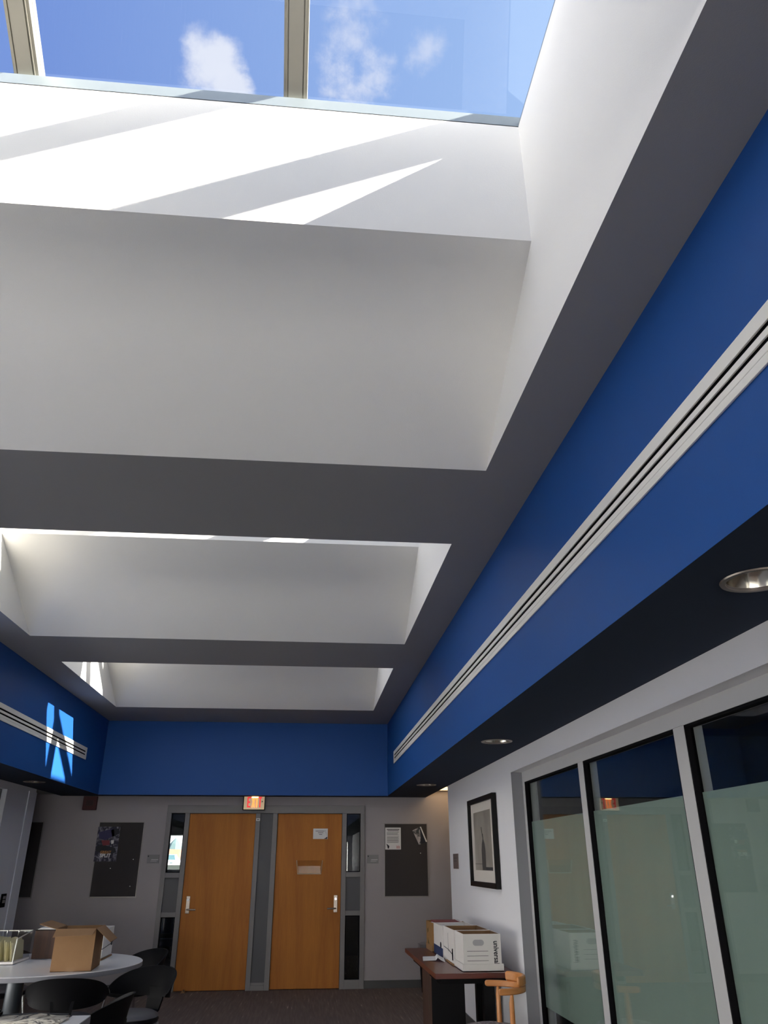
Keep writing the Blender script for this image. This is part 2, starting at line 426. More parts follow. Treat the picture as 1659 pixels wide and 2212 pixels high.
# ridge skylights
SL = math.tan(math.radians(33.6))
def skylight(i, n, ff):
    e = ff-YS; yh = n-0.24
    names = ['sloped skylight farthest behind the viewer', 'sloped skylight just behind the viewer', 'sloped skylight overhead showing blue sky and cloud',
             'sloped skylight over the middle well', 'sloped skylight over the well nearest the back wall']
    t = thing('window_%d' % (i+1), names[i], 'skylight', (0.5*(WX+WL), 0.5*(n+e), ZG), kind='structure')
    def zb(y): return 4.76-SL*(y-e)                       # underside of the rafters
    over = 0.14
    def slab(mb, x0, x1, ya, yb2, lo, hi):
        mb.hexa([(x0, ya, zb(ya)+lo), (x1, ya, zb(ya)+lo), (x1, yb2, zb(yb2)+lo), (x0, yb2, zb(yb2)+lo)],
                [(x0, ya, zb(ya)+hi), (x1, ya, zb(ya)+hi), (x1, yb2, zb(yb2)+hi), (x0, yb2, zb(yb2)+hi)])
    xs = [-1.375, -0.171]
    for x in xs:
        mb = MB(); slab(mb, x-0.054, x+0.054, yh, e+over, 0.012, 0.118); slab(mb, x-0.032, x+0.032, yh, e+over, 0.0, 0.013)
        slab(mb, x-0.042, x-0.038, yh, e+over, 0.0, 0.013); slab(mb, x+0.038, x+0.042, yh, e+over, 0.0, 0.013)
        obj('rafter', mb, ALU, t)
        obj('post', MB().box(x-0.05, x+0.05, yh-0.05, yh+0.05, 4.66, zb(yh)+0.02), ALU, t)
    for (x0, x1) in ((1.02, 1.27), (-2.90, -2.65)):
        mb = MB(); slab(mb, x0, x1, yh, e+over, 0.0, 0.118); obj('end_rafter', mb, ALU, t)
        obj('corner_post', MB().box(x0, x1, yh-0.10, yh+0.04, 4.66, zb(yh)+0.02), ALU, t)
    obj('head_beam', MB().box(-2.90, 1.27, yh-0.10, yh+0.03, zb(yh)-0.02, zb(yh)+0.13), ALU, t)
    edges = [-2.65, -1.429, -1.321, -0.225, -0.117, 1.02]
    for k in range(3):
        mb = MB(); slab(mb, edges[2*k], edges[2*k+1], yh, e+over, 0.060, 0.066); obj('glass_pane', mb, SKYGLASS, t)
        obj('upright_pane', MB().box(edges[2*k]+0.004, edges[2*k+1]-0.004, yh-0.01, yh-0.004, 4.70, zb(yh)-0.02), SKYGLASS, t)
    for x in (1.14, -2.77):
        mb = MB(); mb.prism([(x, yh+0.04, 4.70), (x, e+0.10, 4.70), (x, yh+0.04, zb(yh+0.04)+0.02)], (0.006, 0, 0)); obj('gable_glass', mb, SKYGLASS, t)
    # curb around the opening
    mb = MB()
    mb.hexa([(WL-0.02, e, ZG-0.005), (WX+0.02, e, ZG-0.005), (WX+0.02, e+0.24, ZG-0.2), (WL-0.02, e+0.24, ZG-0.2)],
            [(WL-0.02, e, 4.703), (WX+0.02, e, 4.703), (WX+0.02, e+0.24, 4.70), (WL-0.02, e+0.24, 4.70)])
    mb.hexa([(WL-0.02, n-0.36, ZG-0.2), (WX+0.02, n-0.36, ZG-0.2), (WX+0.02, n, ZG-0.005), (WL-0.02, n, ZG-0.005)],
            [(WL-0.02, n-0.36, 4.70), (WX+0.02, n-0.36, 4.70), (WX+0.02, n, 4.703), (WL-0.02, n, 4.703)])
    obj('sill', mb, ALU_LT, t)
    mb = MB(); mb.box(WX+0.002, 1.28, n-0.36, e+0.24, 4.55, ZG+0.02); mb.box(-2.91, WL-0.002, n-0.36, e+0.24, 4.55, ZG+0.02)
    obj('curb', mb, ALU_LT, t)
for i, (n, ff) in enumerate(zip(WELLS, WELLF)): skylight(i, n, ff)

t = thing('sun_block_box', 'unseen grey box added on the roof to block a sun patch', 'sun blocker', (2.4, 7.7, 4.55))  # unseen box, added so its shape cuts a sun patch off the left wall
obj('case', MB().box(1.90, 2.90, 6.95, 8.40, 4.55, 5.955), ALU_LT, t, bevel=0.02)
obj('top_ring', MB().lathe([(0.05, 5.945), (0.34, 5.965), (0.38, 5.935)], (2.4, 7.7, 0), 32), POST, t, smooth=True)
mb = MB(); RZ = (4.50, 4.55)
mb.box(1.28, 5.2, Y0-0.15, 15.6, *RZ); mb.box(-6.0, -2.91, Y0-0.15, 15.6, *RZ)
rs = [Y0-0.15]
for n, ff in zip(WELLS, WELLF): rs += [n-0.36, ff-YS+0.24]
rs += [15.6]
for i in range(0, len(rs), 2): mb.box(-2.91, 1.28, rs[i], rs[i+1], *RZ)
tag(S('ceiling_roof', mb, DARKROOM), 'flat roof deck around the skylights', 'roof')
# blue bulkheads
tag(S('wall_upper_right', MB().box(XR, XR+0.06, Y0, YB+0.06, ZS+0.001, ZC), BLUE), 'blue bulkhead face along the right side', 'bulkhead')
tag(S('wall_upper_left', MB().box(XL-0.06, XL, Y0, YB+0.06, ZS+0.001, ZC), BLUE), 'blue bulkhead face along the left side', 'bulkhead')
tag(S('wall_upper_back', MB().box(XL, XR, YB, YB+0.06, ZS+0.001, ZC), BLUE), 'blue bulkhead face above the two doors', 'bulkhead')

# soffits with round cut-outs for the downlights
DL_R = 0.105
def plate(x0, x1, y0, y1, z, holes, r):
    mb = MB(); y = y0; n = 40
    for (cx, cyy) in sorted(holes, key=lambda h: h[1]):
        hw = min(0.24, 0.5*(x1-x0)) if (y1-y0) > 0.5 else 0.5*(y1-y0)
        a0, a1 = max(y0, cyy-hw), min(y1, cyy+hw)
        if a0 > y: mb.quad((x0, y, z), (x1, y, z), (x1, a0, z), (x0, a0, z))
        inner, outer = [], []
        for k in range(n):
            an = 2*PI*(k+0.5)/n; c, s_ = math.cos(an), math.sin(an)
            inner.append((cx+r*c, cyy+r*s_, z))
            tx = (x1-cx)/c if c > 1e-6 else ((x0-cx)/c if c < -1e-6 else 1e9)
            ty = (a1-cyy)/s_ if s_ > 1e-6 else ((a0-cyy)/s_ if s_ < -1e-6 else 1e9)
            tt = min(tx, ty); outer.append((cx+tt*c, cyy+tt*s_, z))
        b = len(mb.v); mb.v += inner+outer
        for k in range(n):
            k2 = (k+1) % n; mb.f.append((b+k, b+k2, b+n+k2, b+n+k)); mb.m.append(0)
        for (X, Yc) in ((x0, a0), (x1, a0), (x1, a1), (x0, a1)):          # corner wedges
            best = sorted(range(n), key=lambda k: (outer[k][0]-X)**2+(outer[k][1]-Yc)**2)[:2]
            mb.quad((X, Yc, z), outer[best[0]], outer[best[1]])
        y = a1
    if y < y1: mb.quad((x0, y, z), (x1, y, z), (x1, y1, z), (x0, y1, z))
    return mb
DL_R_POS = [(1.463, 9.63), (1.463, 5.94), (1.463, 2.22)]
DL_L_POS = [(-3.117, 9.54), (-3.117, 5.86), (-3.117, 2.2)]
tag(S('ceiling_soffit_right', plate(XR, XWR, Y0, YW, ZS, DL_R_POS, DL_R), SOFFIT), 'dark low soffit between blue bulkhead and glass partition', 'soffit')
tag(S('ceiling_soffit_left', plate(XWL, XL, Y0, YW, ZS, DL_L_POS, DL_R), SOFFIT), 'dark low soffit along the left wall', 'soffit')
tag(S('ceiling_soffit_back', plate(XL, XR, YB, YW, ZS, [], 0.1), SOFFIT), 'narrow soffit above the doors', 'soffit')
for nm, x0, x1, y0, y1 in (('right', XR+0.07, XWR, Y0, YW), ('left', XWL, XL-0.07, Y0, YW)):
    tag(S('ceiling_void_'+nm, MB().box(x0, x1, y0, y1, 2.62, 2.66), DARKROOM), 'hidden upper lining over the %s soffit' % nm, 'soffit')

def downlight(x, y, label):
    t = thing('downlight', label, 'ceiling light', (x, y, ZS), group='recessed round downlights')
    r = DL_R
    obj('trim_ring', MB().lathe([(r-0.006, -0.001), (r+0.016, -0.001), (r+0.014, -0.006), (r-0.002, -0.006), (r-0.006, 0.004)], (x, y, ZS), 40), STEEL, t, smooth=True)
    obj('reflector', MB().lathe([(r-0.003, 0.0), (r-0.012, 0.04), (r-0.03, 0.085), (r-0.055, 0.12), (0.02, 0.135)], (x, y, ZS), 40), REFL, t, smooth=True)
    obj('bulb', MB().lathe([(0.001, 0.06), (0.016, 0.064), (0.024, 0.08), (0.022, 0.11), (0.018, 0.134)], (x, y, ZS), 20), PAPER, t, smooth=True)
downlight(*DL_R_POS[0], 'recessed downlight in the right soffit nearest the back wall')
downlight(*DL_R_POS[1], 'recessed downlight in the right soffit above the framed picture and glass corner')
downlight(*DL_R_POS[2], 'large recessed downlight cut by the right edge of the view')
downlight(*DL_L_POS[0], 'recessed downlight in the left soffit')

# ------------------------------------------------------------------ walls
XRO, XLO = 4.2, -5.2
FX0, FX1, FZ = -1.922, 0.864, 2.255    # door-frame outline on the back wall
mb = MB(); mb.box(XLO, FX0, YW, YW+0.12, 0, 2.7); mb.box(FX1, XRO, YW, YW+0.12, 0, 2.7); mb.box(FX0, FX1, YW, YW+0.12, FZ, 2.7)
tag(S('wall_back', mb, WALLB), 'taupe back wall around the two oak doors', 'wall')
PY = 6.70                              # where the solid right wall gives way to the glazing
mb = MB(); mb.box(XWR, 1.98, PY, 9.80, 0, ZS+0.12); mb.box(XWR, 1.98, Y0, PY, 2.22, ZS+0.12)
tag(S('wall_right', mb, WALLR), 'light wall carrying the framed picture, right of the doors', 'wall')
mb = MB(); mb.box(XWL-0.14, XWL, 9.60, 10.58, 0, ZS+0.1); mb.box(XWL-0.14, XWL, 8.55, 9.60, 2.29, ZS+0.1); 
FILL_WIN_L = [(1.3, 3.4), (3.6, 5.7), (5.9, 8.0)]; LWZ = (0.35, 1.12)  # unseen left openings, added to bring in more light
FILL_WIN_N = [(-3.3, -1.75), (-1.65, -0.05), (0.05, 1.65)]; NWZ = (0.80, 2.20)  # unseen openings behind the viewer, added as daylight fill
mb.box(XWL-0.14, XWL, Y0, 8.55, LWZ[1], ZS+0.1); mb.box(XWL-0.14, XWL, Y0, 8.55, 0, LWZ[0])
for a, b in zip([Y0]+[w[1] for w in FILL_WIN_L], [w[0] for w in FILL_WIN_L]+[8.55]): mb.box(XWL-0.14, XWL, a, b, LWZ[0], LWZ[1])
tag(S('wall_left', mb, WALLL), 'blue-grey left wall with a beige door opening', 'wall')
tag(S('trim_1', MB().box(XWL, XWL+0.012, 10.30, 10.58, 0, 2.33), WALLL), 'flat corner strip at the far end of the left wall', 'trim')
tag(S('trim_4', MB().box(XWR+0.001, 1.848, PY-0.012, PY, 0, 2.219), JAMB_SHADE), 'wall return beside the glazing with its shade put into the grey', 'trim')
# side corridors beyond the ends of the walls
mb = MB(); mb.box(XRO, XRO+0.1, 9.7, YW, 0, 2.5); mb.box(1.98, XRO, 9.70, 9.80, 0, 2.5)
tag(S('wall_corridor_right', mb, WALLB), 'walls of the lit corridor turning right', 'wall')
mb = MB(); mb.box(XLO-0.1, XLO, 8.3, YW, 0, 2.5); mb.box(XLO, XWL-0.14, 10.48, 10.58, 0, 2.5)
tag(S('wall_corridor_left', mb, WALLB), 'walls of the dim corridor turning left', 'wall')
tag(S('ceiling_corridor_right', MB().box(XWR, XRO, 9.80, YW, 2.484, 2.53), CEIL), 'raised ceiling of the lit right corridor', 'ceiling')
tag(S('ceiling_corridor_left', MB().box(XLO, XWL, 10.58, YW, ZS+0.02, 2.5), CEIL), 'ceiling of the dim left corridor', 'ceiling')
# wall behind the viewer; windows here and at left added, unseen, for brightness
mb = MB(); mb.box(XLO, FILL_WIN_N[0][0], Y0-0.15, Y0, 0, 3.5); mb.box(FILL_WIN_N[-1][1], XRO, Y0-0.15, Y0, 0, 3.5); mb.box(FILL_WIN_N[0][0], FILL_WIN_N[-1][1], Y0-0.15, Y0, 0, NWZ[0]); mb.box(FILL_WIN_N[0][0], FILL_WIN_N[-1][1], Y0-0.15, Y0, NWZ[1], 3.5)
for p, q in zip(FILL_WIN_N, FILL_WIN_N[1:]): mb.box(p[1], q[0], Y0-0.15, Y0, *NWZ)
tag(S('wall_near', mb, WALLR), 'wall behind the viewer with windows added to brighten the room', 'wall')
for k, (a, b) in enumerate(FILL_WIN_N):
    t = thing('window_%d' % (30+k), 'unseen window added behind the viewer to brighten the room', 'window', (0.5*(a+b), Y0-0.07, NWZ[0]), kind='structure')
    c, d = NWZ
    mb = MB(); mb.box(a, a+0.05, Y0-0.1, Y0-0.03, c, d); mb.box(b-0.05, b, Y0-0.1, Y0-0.03, c, d); mb.box(a, b, Y0-0.1, Y0-0.03, c, c+0.05); mb.box(a, b, Y0-0.1, Y0-0.03, d-0.05, d)
    obj('frame', mb, FRAME_LT, t); obj('pane', MB().box(a+0.05, b-0.05, Y0-0.07, Y0-0.064, c+0.05, d-0.05), SKYGLASS, t)
for k, (a, b) in enumerate(FILL_WIN_L):
    t = thing('window_%d' % (20+k), 'unseen window added in the left wall to brighten the room', 'window', (XWL-0.07, 0.5*(a+b), LWZ[0]), kind='structure')
    c, d = LWZ
    mb = MB(); mb.box(XWL-0.1, XWL-0.03, a, a+0.05, c, d); mb.box(XWL-0.1, XWL-0.03, b-0.05, b, c, d); mb.box(XWL-0.1, XWL-0.03, a, b, c, c+0.05); mb.box(XWL-0.1, XWL-0.03, a, b, d-0.05, d)
    obj('frame', mb, FRAME_LT, t); obj('pane', MB().box(XWL-0.07, XWL-0.064, a+0.05, b-0.05, c+0.05, d-0.05), SKYGLASS, t)
# baseboards
BASE = mat('dark_vinyl_base', lin(74, 74, 74), 0.55, noise=0.03, nscale=5)
tag(S('baseboard_back', MB().box(FX1, XRO, YW-0.008, YW, 0, 0.092), BASE), 'dark vinyl base strip right of the doors', 'baseboard')
tag(S('baseboard_left', MB().box(XLO, FX0, YW-0.008, YW, 0, 0.092), BASE), 'dark vinyl base strip left of the doors', 'baseboard')
tag(S('baseboard_right', MB().box(XWR-0.008, XWR, PY, 9.80, 0, 0.092), BASE), 'dark vinyl base strip under the framed picture', 'baseboard')

# beige door in the left wall
t = thing('door_3', 'beige door in a grey frame at the left edge', 'door', (XWL-0.05, 9.08, 0), kind='structure')
obj('slab', MB().box(XWL-0.10, XWL-0.055, 8.60, 9.55, 0.0, 2.17), mat('beige_door_paint', lin(196, 182, 140), 0.5, noise=0.03, nscale=4), t)
mb = MB(); mb.box(XWL-0.12, XWL+0.008, 9.55, 9.60, 0, 2.29); mb.box(XWL-0.12, XWL+0.008, 8.55, 8.60, 0, 2.29)
obj('frame', mb, WALLL, t)
obj('head_panel', MB().box(XWL-0.11, XWL-0.05, 8.60, 9.55, 2.17, 2.29), DARKPANEL, t, label='dark panel above the beige door')

# ------------------------------------------------------------------ door frame unit with sidelights in the back wall
FY, FD = 11.62, 11.70
mb = MB()
def fr(x0, x1, z0, z1): mb.box(x0, x1, FY, FD, z0, z1)
fr(FX0, -1.860, 0, 2.150); fr(-1.670, -1.607, 0, 2.150); fr(-0.685, -0.622, 0, 2.150); fr(-0.444, -0.378, 0, 2.150); fr(0.540, 0.603, 0, 2.150); fr(0.803, FX1, 0, 2.150)
fr(FX0, FX1, 2.150, FZ)
for a, b in ((-1.86, -1.67), (0.603, 0.803)):
    fr(a, b, 1.330, 1.393); fr(a, b, 0.856, 0.914); fr(a, b, 0, 0.105)
fr(-0.622, -0.444, 0, 0.062); mb.box(-0.622, -0.444, FY+0.012, FD, 0.062, 0.09)
tag(S('trim_2', mb, GREY_FRAME, bevel=0.003), 'grey metal frame around both doors and their sidelights', 'door frame')
mb = MB(); mb.box(-0.622, -0.444, FY+0.03, FD, 0.09, 2.15)
for a, b in ((-1.86, -1.67), (0.603, 0.803)): mb.box(a, b, FY+0.035, FD, 0.914, 1.330)
tag(S('trim_3', mb, DARKPANEL), 'recessed dark panels between the doors and in the sidelights', 'panel')
k = 0
for (a, b) in ((-1.86, -1.67), (0.603, 0.803)):
    for (z0, z1) in ((1.393, 2.150), (0.105, 0.856)):
        side = 'left' if a < 0 else 'right'; pos = 'upper' if z0 > 1 else 'lower'
        t = thing('window_%d' % (9+k), '%s narrow sidelight pane %s of the doors' % (pos, side), 'window', (0.5*(a+b), FY+0.04, z0), kind='structure'); k += 1
        obj('pane', MB().box(a+0.008, b-0.008, FY+0.045, FY+0.051, z0+0.008, z1-0.008), PANEGLASS, t)
        mb = MB(); mb.box(a, a+0.010, FY+0.03, FD, z0, z1); mb.box(b-0.010, b, FY+0.03, FD, z0, z1); mb.box(a, b, FY+0.03, FD, z0, z0+0.010); mb.box(a, b, FY+0.03, FD, z1-0.010, z1)
        obj('glazing_bead', mb, BLACK, t)
def door(idx, x0, x1, hx, sgn, label):
    t = thing('door_%d' % idx, label, 'door', (0.5*(x0+x1), FY+0.04, 0), kind='structure')
    obj('slab', MB().box(x0+0.003, x1-0.003, FY+0.035, FY+0.08, 0.008, 2.147), OAK, t, bevel=0.002)
    pl = obj('lock_plate', MB().box(hx-0.026, hx+0.026, FY+0.023, FY+0.036, 0.895, 1.105), STEEL, t, bevel=0.004)
    mb = MB(); mb.tube([(hx, FY+0.024, 0.945), (hx, FY-0.025, 0.945), (hx+sgn*0.02, FY-0.034, 0.945), (hx+sgn*0.115, FY-0.034, 0.943)], 0.0095, 12)
    obj('lever', mb, STEEL, pl, smooth=True)
    obj('cylinder', MB().tube([(hx, FY+0.024, 1.060), (hx, FY+0.012, 1.060)], 0.017, 16), CHROME, pl, smooth=True)
door(1, -1.607, -0.685, -1.522, 1, 'left oak door beside the tack board and poster')
door(2, -0.378, 0.540, 0.470, -1, 'right oak door with a paper note and a clear pocket')
tag(obj('door_stop', MB().prism([(-1.50, 11.53, 0.0), (-1.44, 11.53, 0.0), (-1.47, 11.53, 0.03)], (0, 0.10, 0)), CARD), 'small tan wedge on the carpet under the left oak door', 'door stop')
t = thing('paper_note', 'white printed paper note taped on the right oak door', 'paper', (0.235, FY+0.034, 1.88))
obj('sheet', MB().box(0.132, 0.338, FY+0.0335, FY+0.0345, 1.815, 1.951), PAPER, t)
mb = MB()
for q, (a, b) in enumerate(((0.165, 0.290), (0.20, 0.275), (0.215, 0.26))): mb.box(a, b, FY+0.0328, FY+0.0334, 1.915-0.022*q, 1.921-0.022*q)
for q in range(5): mb.tube([(0.295+0.008*q, FY+0.033, 1.93-0.02*q), (0.315+0.004*q, FY+0.033, 1.915-0.02*q)], 0.0012, 5)
mb.prism([(0.285, FY+0.0333, 1.817), (0.334, FY+0.0333, 1.817), (0.334, FY+0.0333, 1.845)], (0, -0.0006, 0))
obj('printing', mb, INK, t)
t = thing('wall_pocket', 'clear plastic document pocket on the right oak door', 'document holder', (0.095, FY+0.03, 1.37))
mb = MB(); mb.hexa([(-0.066, FY+0.0, 1.372), (0.258, FY+0.0, 1.372), (0.272, FY-0.02, 1.54), (-0.084, FY-0.02, 1.54)], [(-0.066, FY+0.003, 1.372), (0.258, FY+0.003, 1.372), (0.272, FY-0.017, 1.54), (-0.084, FY-0.017, 1.54)])
obj('front_panel', mb, POCKET, t)
mb = MB(); mb.tube([(-0.084, FY-0.012, 1.543), (-0.066, FY+0.006, 1.370), (0.258, FY+0.006, 1.370), (0.272, FY-0.012, 1.540)], 0.006, 8)
obj('rim', mb, mat('pale_acrylic_edge', lin(205, 190, 165), 0.2, noise=0.02, nscale=10), t, smooth=True)
obj('back_panel', MB().box(-0.06, 0.25, FY+0.028, FY+0.032, 1.372, 1.47), POCKET, t)
t = thing('small_sticker', 'small white sticker high on the post between the doors', 'sticker', (-0.652, FY, 2.066))
obj('label_card', MB().box(-0.680, -0.624, FY-0.0016, FY-0.0002, 2.049, 2.084), PAPER, t)
obj('printing', MB().box(-0.668, -0.636, FY-0.0022, FY-0.0016, 2.060, 2.073), PLATE, t)

# exit sign under the blue bulkhead
t = thing('exit_sign', 'lit white exit sign with red letters above the doors', 'exit sign', (-0.72, 11.58, 2.2))
obj('housing', MB().box(-0.876, -0.566, 11.548, 11.646, 2.188, 2.368), PLASTIC_K, t, bevel=0.004)
obj('face', MB().box(-0.862, -0.574, 11.543, 11.549, 2.196, 2.366), mat('sign_face', lin(216, 196, 160), 0.5, noise=0.02, nscale=10, emit=(1, 0.72, 0.42, 1), estr=0.11), t)
RED1 = mat('sign_red_letter', lin(200, 20, 30), 0.4, noise=0.02, nscale=10, emit=(0.9, 0.02, 0.03, 1), estr=0.32)
RED2 = mat('sign_hot_letter', lin(255, 150, 70), 0.4, noise=0.02, nscale=10, emit=(1.0, 0.22, 0.05, 1), estr=0.8)
LAMP = mat('sign_lamp', (1, 0.8, 0.5, 1), 0.4, noise=0.01, emit=(1.0, 0.72, 0.32, 1), estr=3.0)
def poly_b(pts, y=11.5425, d=-0.002):
    return MB().prism([(x, y, z) for x, z in pts], (0, d, 0))
z0, z1 = 2.222, 2.362
obj('letter', poly_b([(-0.815, z0), (-0.770, z0), (-0.770, z0+0.02), (-0.797, z0+0.02), (-0.797, z0+0.06), (-0.774, z0+0.06), (-0.774, z0+0.08), (-0.797, z0+0.08), (-0.797, z1-0.02), (-0.765, z1-0.02), (-0.765, z1), (-0.815, z1)]), RED1, t, label='red letter E')
xm = -0.728
obj('letter', poly_b([(xm-0.026, z0), (xm-0.008, z0), (xm, z0+0.045), (xm+0.008, z0), (xm+0.026, z0), (xm+0.013, z0+0.07), (xm+0.028, z1), (xm+0.010, z1), (xm, z0+0.10), (xm-0.010, z1), (xm-0.028, z1), (xm-0.013, z0+0.07)]), RED2, t, label='glowing letter X')
obj('letter', poly_b([(-0.690, z0), (-0.672, z0), (-0.668, z1), (-0.694, z1)]), RED2, t, label='glowing letter I')
obj('letter', poly_b([(-0.645, z0), (-0.627, z0), (-0.627, z1-0.02), (-0.612, z1-0.02), (-0.612, z1), (-0.660, z1), (-0.660, z1-0.02), (-0.645, z1-0.02)]), RED1, t, label='red letter T')
obj('arrow', poly_b([(-0.612, 2.285), (-0.612, 2.315), (-0.594, 2.30)]), INKB, t)
obj('lamp', MB().tube([(-0.752, 11.536, 2.357), (-0.664, 11.536, 2.357)], 0.006, 10), LAMP, t, smooth=True)

# things on the back wall
def board(x0, x1, z0, z1, label):
    t = thing('tack_board', label, 'bulletin board', (0.5*(x0+x1), YW, z0), group='tack boards on the back wall')
    obj('panel', MB().box(x0+0.008, x1-0.008, YW-0.012, YW-0.001, z0+0.008, z1-0.008), CORK, t)
    mb = MB(); mb.box(x0, x0+0.010, YW-0.018, YW-0.001, z0, z1); mb.box(x1-0.010, x1, YW-0.018, YW-0.001, z0, z1)
    mb.box(x0, x1, YW-0.018, YW-0.001, z1-0.010, z1); mb.box(x0, x1, YW-0.020, YW-0.001, z0, z0+0.014)
    obj('frame', mb, BOARDFR, t)
board(1.141, 1.766, 1.073, 2.022, 'dark tack board with a flyer and a folded card, right of the doors')
board(-2.832, -2.216, 1.092, 2.036, 'dark tack board with a colourful poster, left of the doors')
board(-4.19, -3.573, 1.092, 2.036, 'dark empty tack board half hidden by the left wall')
for (x, z) in ((-2.31, 1.56), (1.66, 1.63), (-2.60, 1.45), (-2.31, 1.23)):
    tag(obj('push_pin', MB().lathe([(0.001, -0.006), (0.006, -0.004), (0.006, 0.003), (0.001, 0.005)], (x, YW-0.017, z), 10), PAPER, smooth=True),
        {(-2.31, 1.56): 'white push pin halfway down the right edge of the poster board', (1.66, 1.63): 'white push pin below the folded card',
         (-2.60, 1.45): 'white push pin just under the colourful poster', (-2.31, 1.23): 'white push pin near the foot of the poster board'}[(x, z)], 'push pin', 'push pins')
# poster
t = thing('poster', 'dark comic-style poster with the word SPLIT on the left tack board', 'poster', (-2.685, YW-0.014, 1.535))
obj('sheet', MB().box(-2.834, -2.537, YW-0.0150, YW-0.0132, 1.534, 1.972), pattern_mat('poster_print', lin(24, 20, 46), lin(150, 146, 160), 9, 0.44, 0.72, 0.5, 3.0), t)
mb = MB()
def pz(pts, m=0): mb.mi(m).prism([(x, YW-0.0152, z) for x, z in pts], (0, -0.0006, 0))
pz([(-2.82, 1.90), (-2.63, 1.95), (-2.60, 1.86), (-2.72, 1.80), (-2.80, 1.82)], 0)
pz([(-2.66, 1.93), (-2.55, 1.95), (-2.545, 1.88), (-2.63, 1.84)], 1)
pz([(-2.77, 1.80), (-2.66, 1.80), (-2.65, 1.74), (-2.74, 1.73)], 2)
pz([(-2.82, 1.72), (-2.76, 1.75), (-2.57, 1.70), (-2.55, 1.65), (-2.68, 1.60), (-2.82, 1.67)], 1)
pz([(-2.64, 1.80), (-2.60, 1.80), (-2.60, 1.76), (-2.63, 1.75)], 3)
obj('picture', mb, [mat('poster_purple', lin(44, 38, 86), 0.5, noise=0.1, nscale=20), INKB, mat('poster_red', lin(120, 30, 44), 0.5, noise=0.1, nscale=20), PAPER], t)
text_part('lettering', 'SPLIT', 0.062, M_back(-2.69, 1.606, YW-0.016), PAPER, t, 0.0005, 0.002)
text_part('lettering', 'GREAT', 0.046, M_back(-2.69, 1.648, YW-0.016), mat('poster_orange', lin(176, 120, 60), 0.5, noise=0.05), t, 0.0005, 0.002)
t.location.y -= 0.0065
# flyer
t = thing('flyer', 'white printed flyer pinned at the upper left of the right tack board', 'flyer', (1.268, YW-0.014, 1.676))
obj('sheet', MB().box(1.157, 1.381, YW-0.0150, YW-0.0132, 1.677, 1.964), PAPER, t)
mb = MB()
LINES = [(1.944, 1.18, 1.36, 0.010), (1.926, 1.19, 1.35, 0.008)] + [(1.902-0.011*q, 1.18, 1.352-0.01*(q % 3), 0.004) for q in range(4)] + [(1.846-0.011*q, 1.182, 1.354-0.012*(q % 2), 0.004) for q in range(8)]
for z, a, b, hh in LINES: mb.box(a, b, YW-0.0156, YW-0.0150, z-hh, z)
obj('printing', mb, INK, t)
mb = MB(); mb.prism([(x, YW-0.0150, z) for x, z in ((1.171, 1.752), (1.190, 1.742), (1.216, 1.722), (1.208, 1.690), (1.192, 1.690), (1.184, 1.725))], (0, -0.0006, 0)); obj('dark_figure_print', mb, INKB, t)
mb = MB(); mb.lathe([(0.0, 0), (0.0, 0)], (0, 0, 0), 3)
mb = MB()
for q in range(4): mb.box(1.318+0.012*q, 1.325+0.012*q, YW-0.0156, YW-0.0150, 1.690, 1.728-0.006*(q % 2))
obj('red_mark', mb, mat('faded_red_ink', lin(190, 120, 116), 0.7, noise=0.05), t)
# folded card
t = thing('folded_card', 'tilted folded picture card pinned at the upper right of the right tack board', 'card', (1.65, YW-0.02, 1.85))
A, B, C_, D = (1.548, 1.926), (1.660, 1.978), (1.752, 1.775), (1.640, 1.738)
obj('back_leaf', MB().hexa([(A[0], YW-0.016, A[1]), (B[0], YW-0.016, B[1]), (C_[0], YW-0.016, C_[1]), (D[0], YW-0.016, D[1])], [(A[0], YW-0.014, A[1]), (B[0], YW-0.014, B[1]), (C_[0], YW-0.014, C_[1]), (D[0], YW-0.014, D[1])]), INKB, t)
mb = MB(); mb.prism([(A[0], YW-0.019, A[1]), (B[0]-0.004, YW-0.019, B[1]-0.002), (1.664, YW-0.024, 1.85), (1.662, YW-0.026, 1.742), (D[0], YW-0.022, D[1])], (0, -0.0015, 0))
obj('front_leaf', mb, pattern_mat('card_picture', lin(52, 58, 58), lin(180, 172, 170), 14, 0.40, 0.60, 0.5, 1.0), t)
mb = MB(); mb.hexa([(B[0]-0.002, YW-0.028, B[1]-0.004), (B[0]+0.012, YW-0.028, B[1]-0.002), (C_[0]+0.002, YW-0.04, C_[1]+0.004), (C_[0]-0.014, YW-0.04, C_[1])], [(B[0]-0.002, YW-0.018, B[1]-0.004), (B[0]+0.012, YW-0.018, B[1]-0.002), (C_[0]+0.002, YW-0.018, C_[1]+0.004), (C_[0]-0.014, YW-0.018, C_[1])])
obj('page_edge', mb, PAPER, t)
# plates
def plate_sign(x0, x1, z0, z1, label):
    t = thing('room_sign', label, 'sign', (0.5*(x0+x1), YW, z0), group='grey room signs')
    obj('plate', MB().box(x0, x1, YW-0.009, YW-0.001, z0, z1), PLATE, t, bevel=0.002)
    mb = MB(); w = x1-x0; hh = z1-z0
    mb.lathe([(0.0005, 0), (0.011, 0)], (0, 0, 0), 3)
    mb = MB(); mb.prism([(x0+0.014+0.009*math.cos(2*PI*k/8), YW-0.009, z1-0.018+0.009*math.sin(2*PI*k/8)) for k in range(8)], (0, -0.0008, 0)); obj('emblem', mb, INKB, t)
    mb = MB(); mb.box(x0+0.35*w, x1-0.012, YW-0.0098, YW-0.009, z0+0.36*hh, z0+0.46*hh); mb.box(x0+0.30*w, x1-0.03, YW-0.0098, YW-0.009, z0+0.2*hh, z0+0.26*hh); obj('printing', mb, mat('pale_sign_ink', lin(190, 190, 190), 0.5, noise=0.02), t)
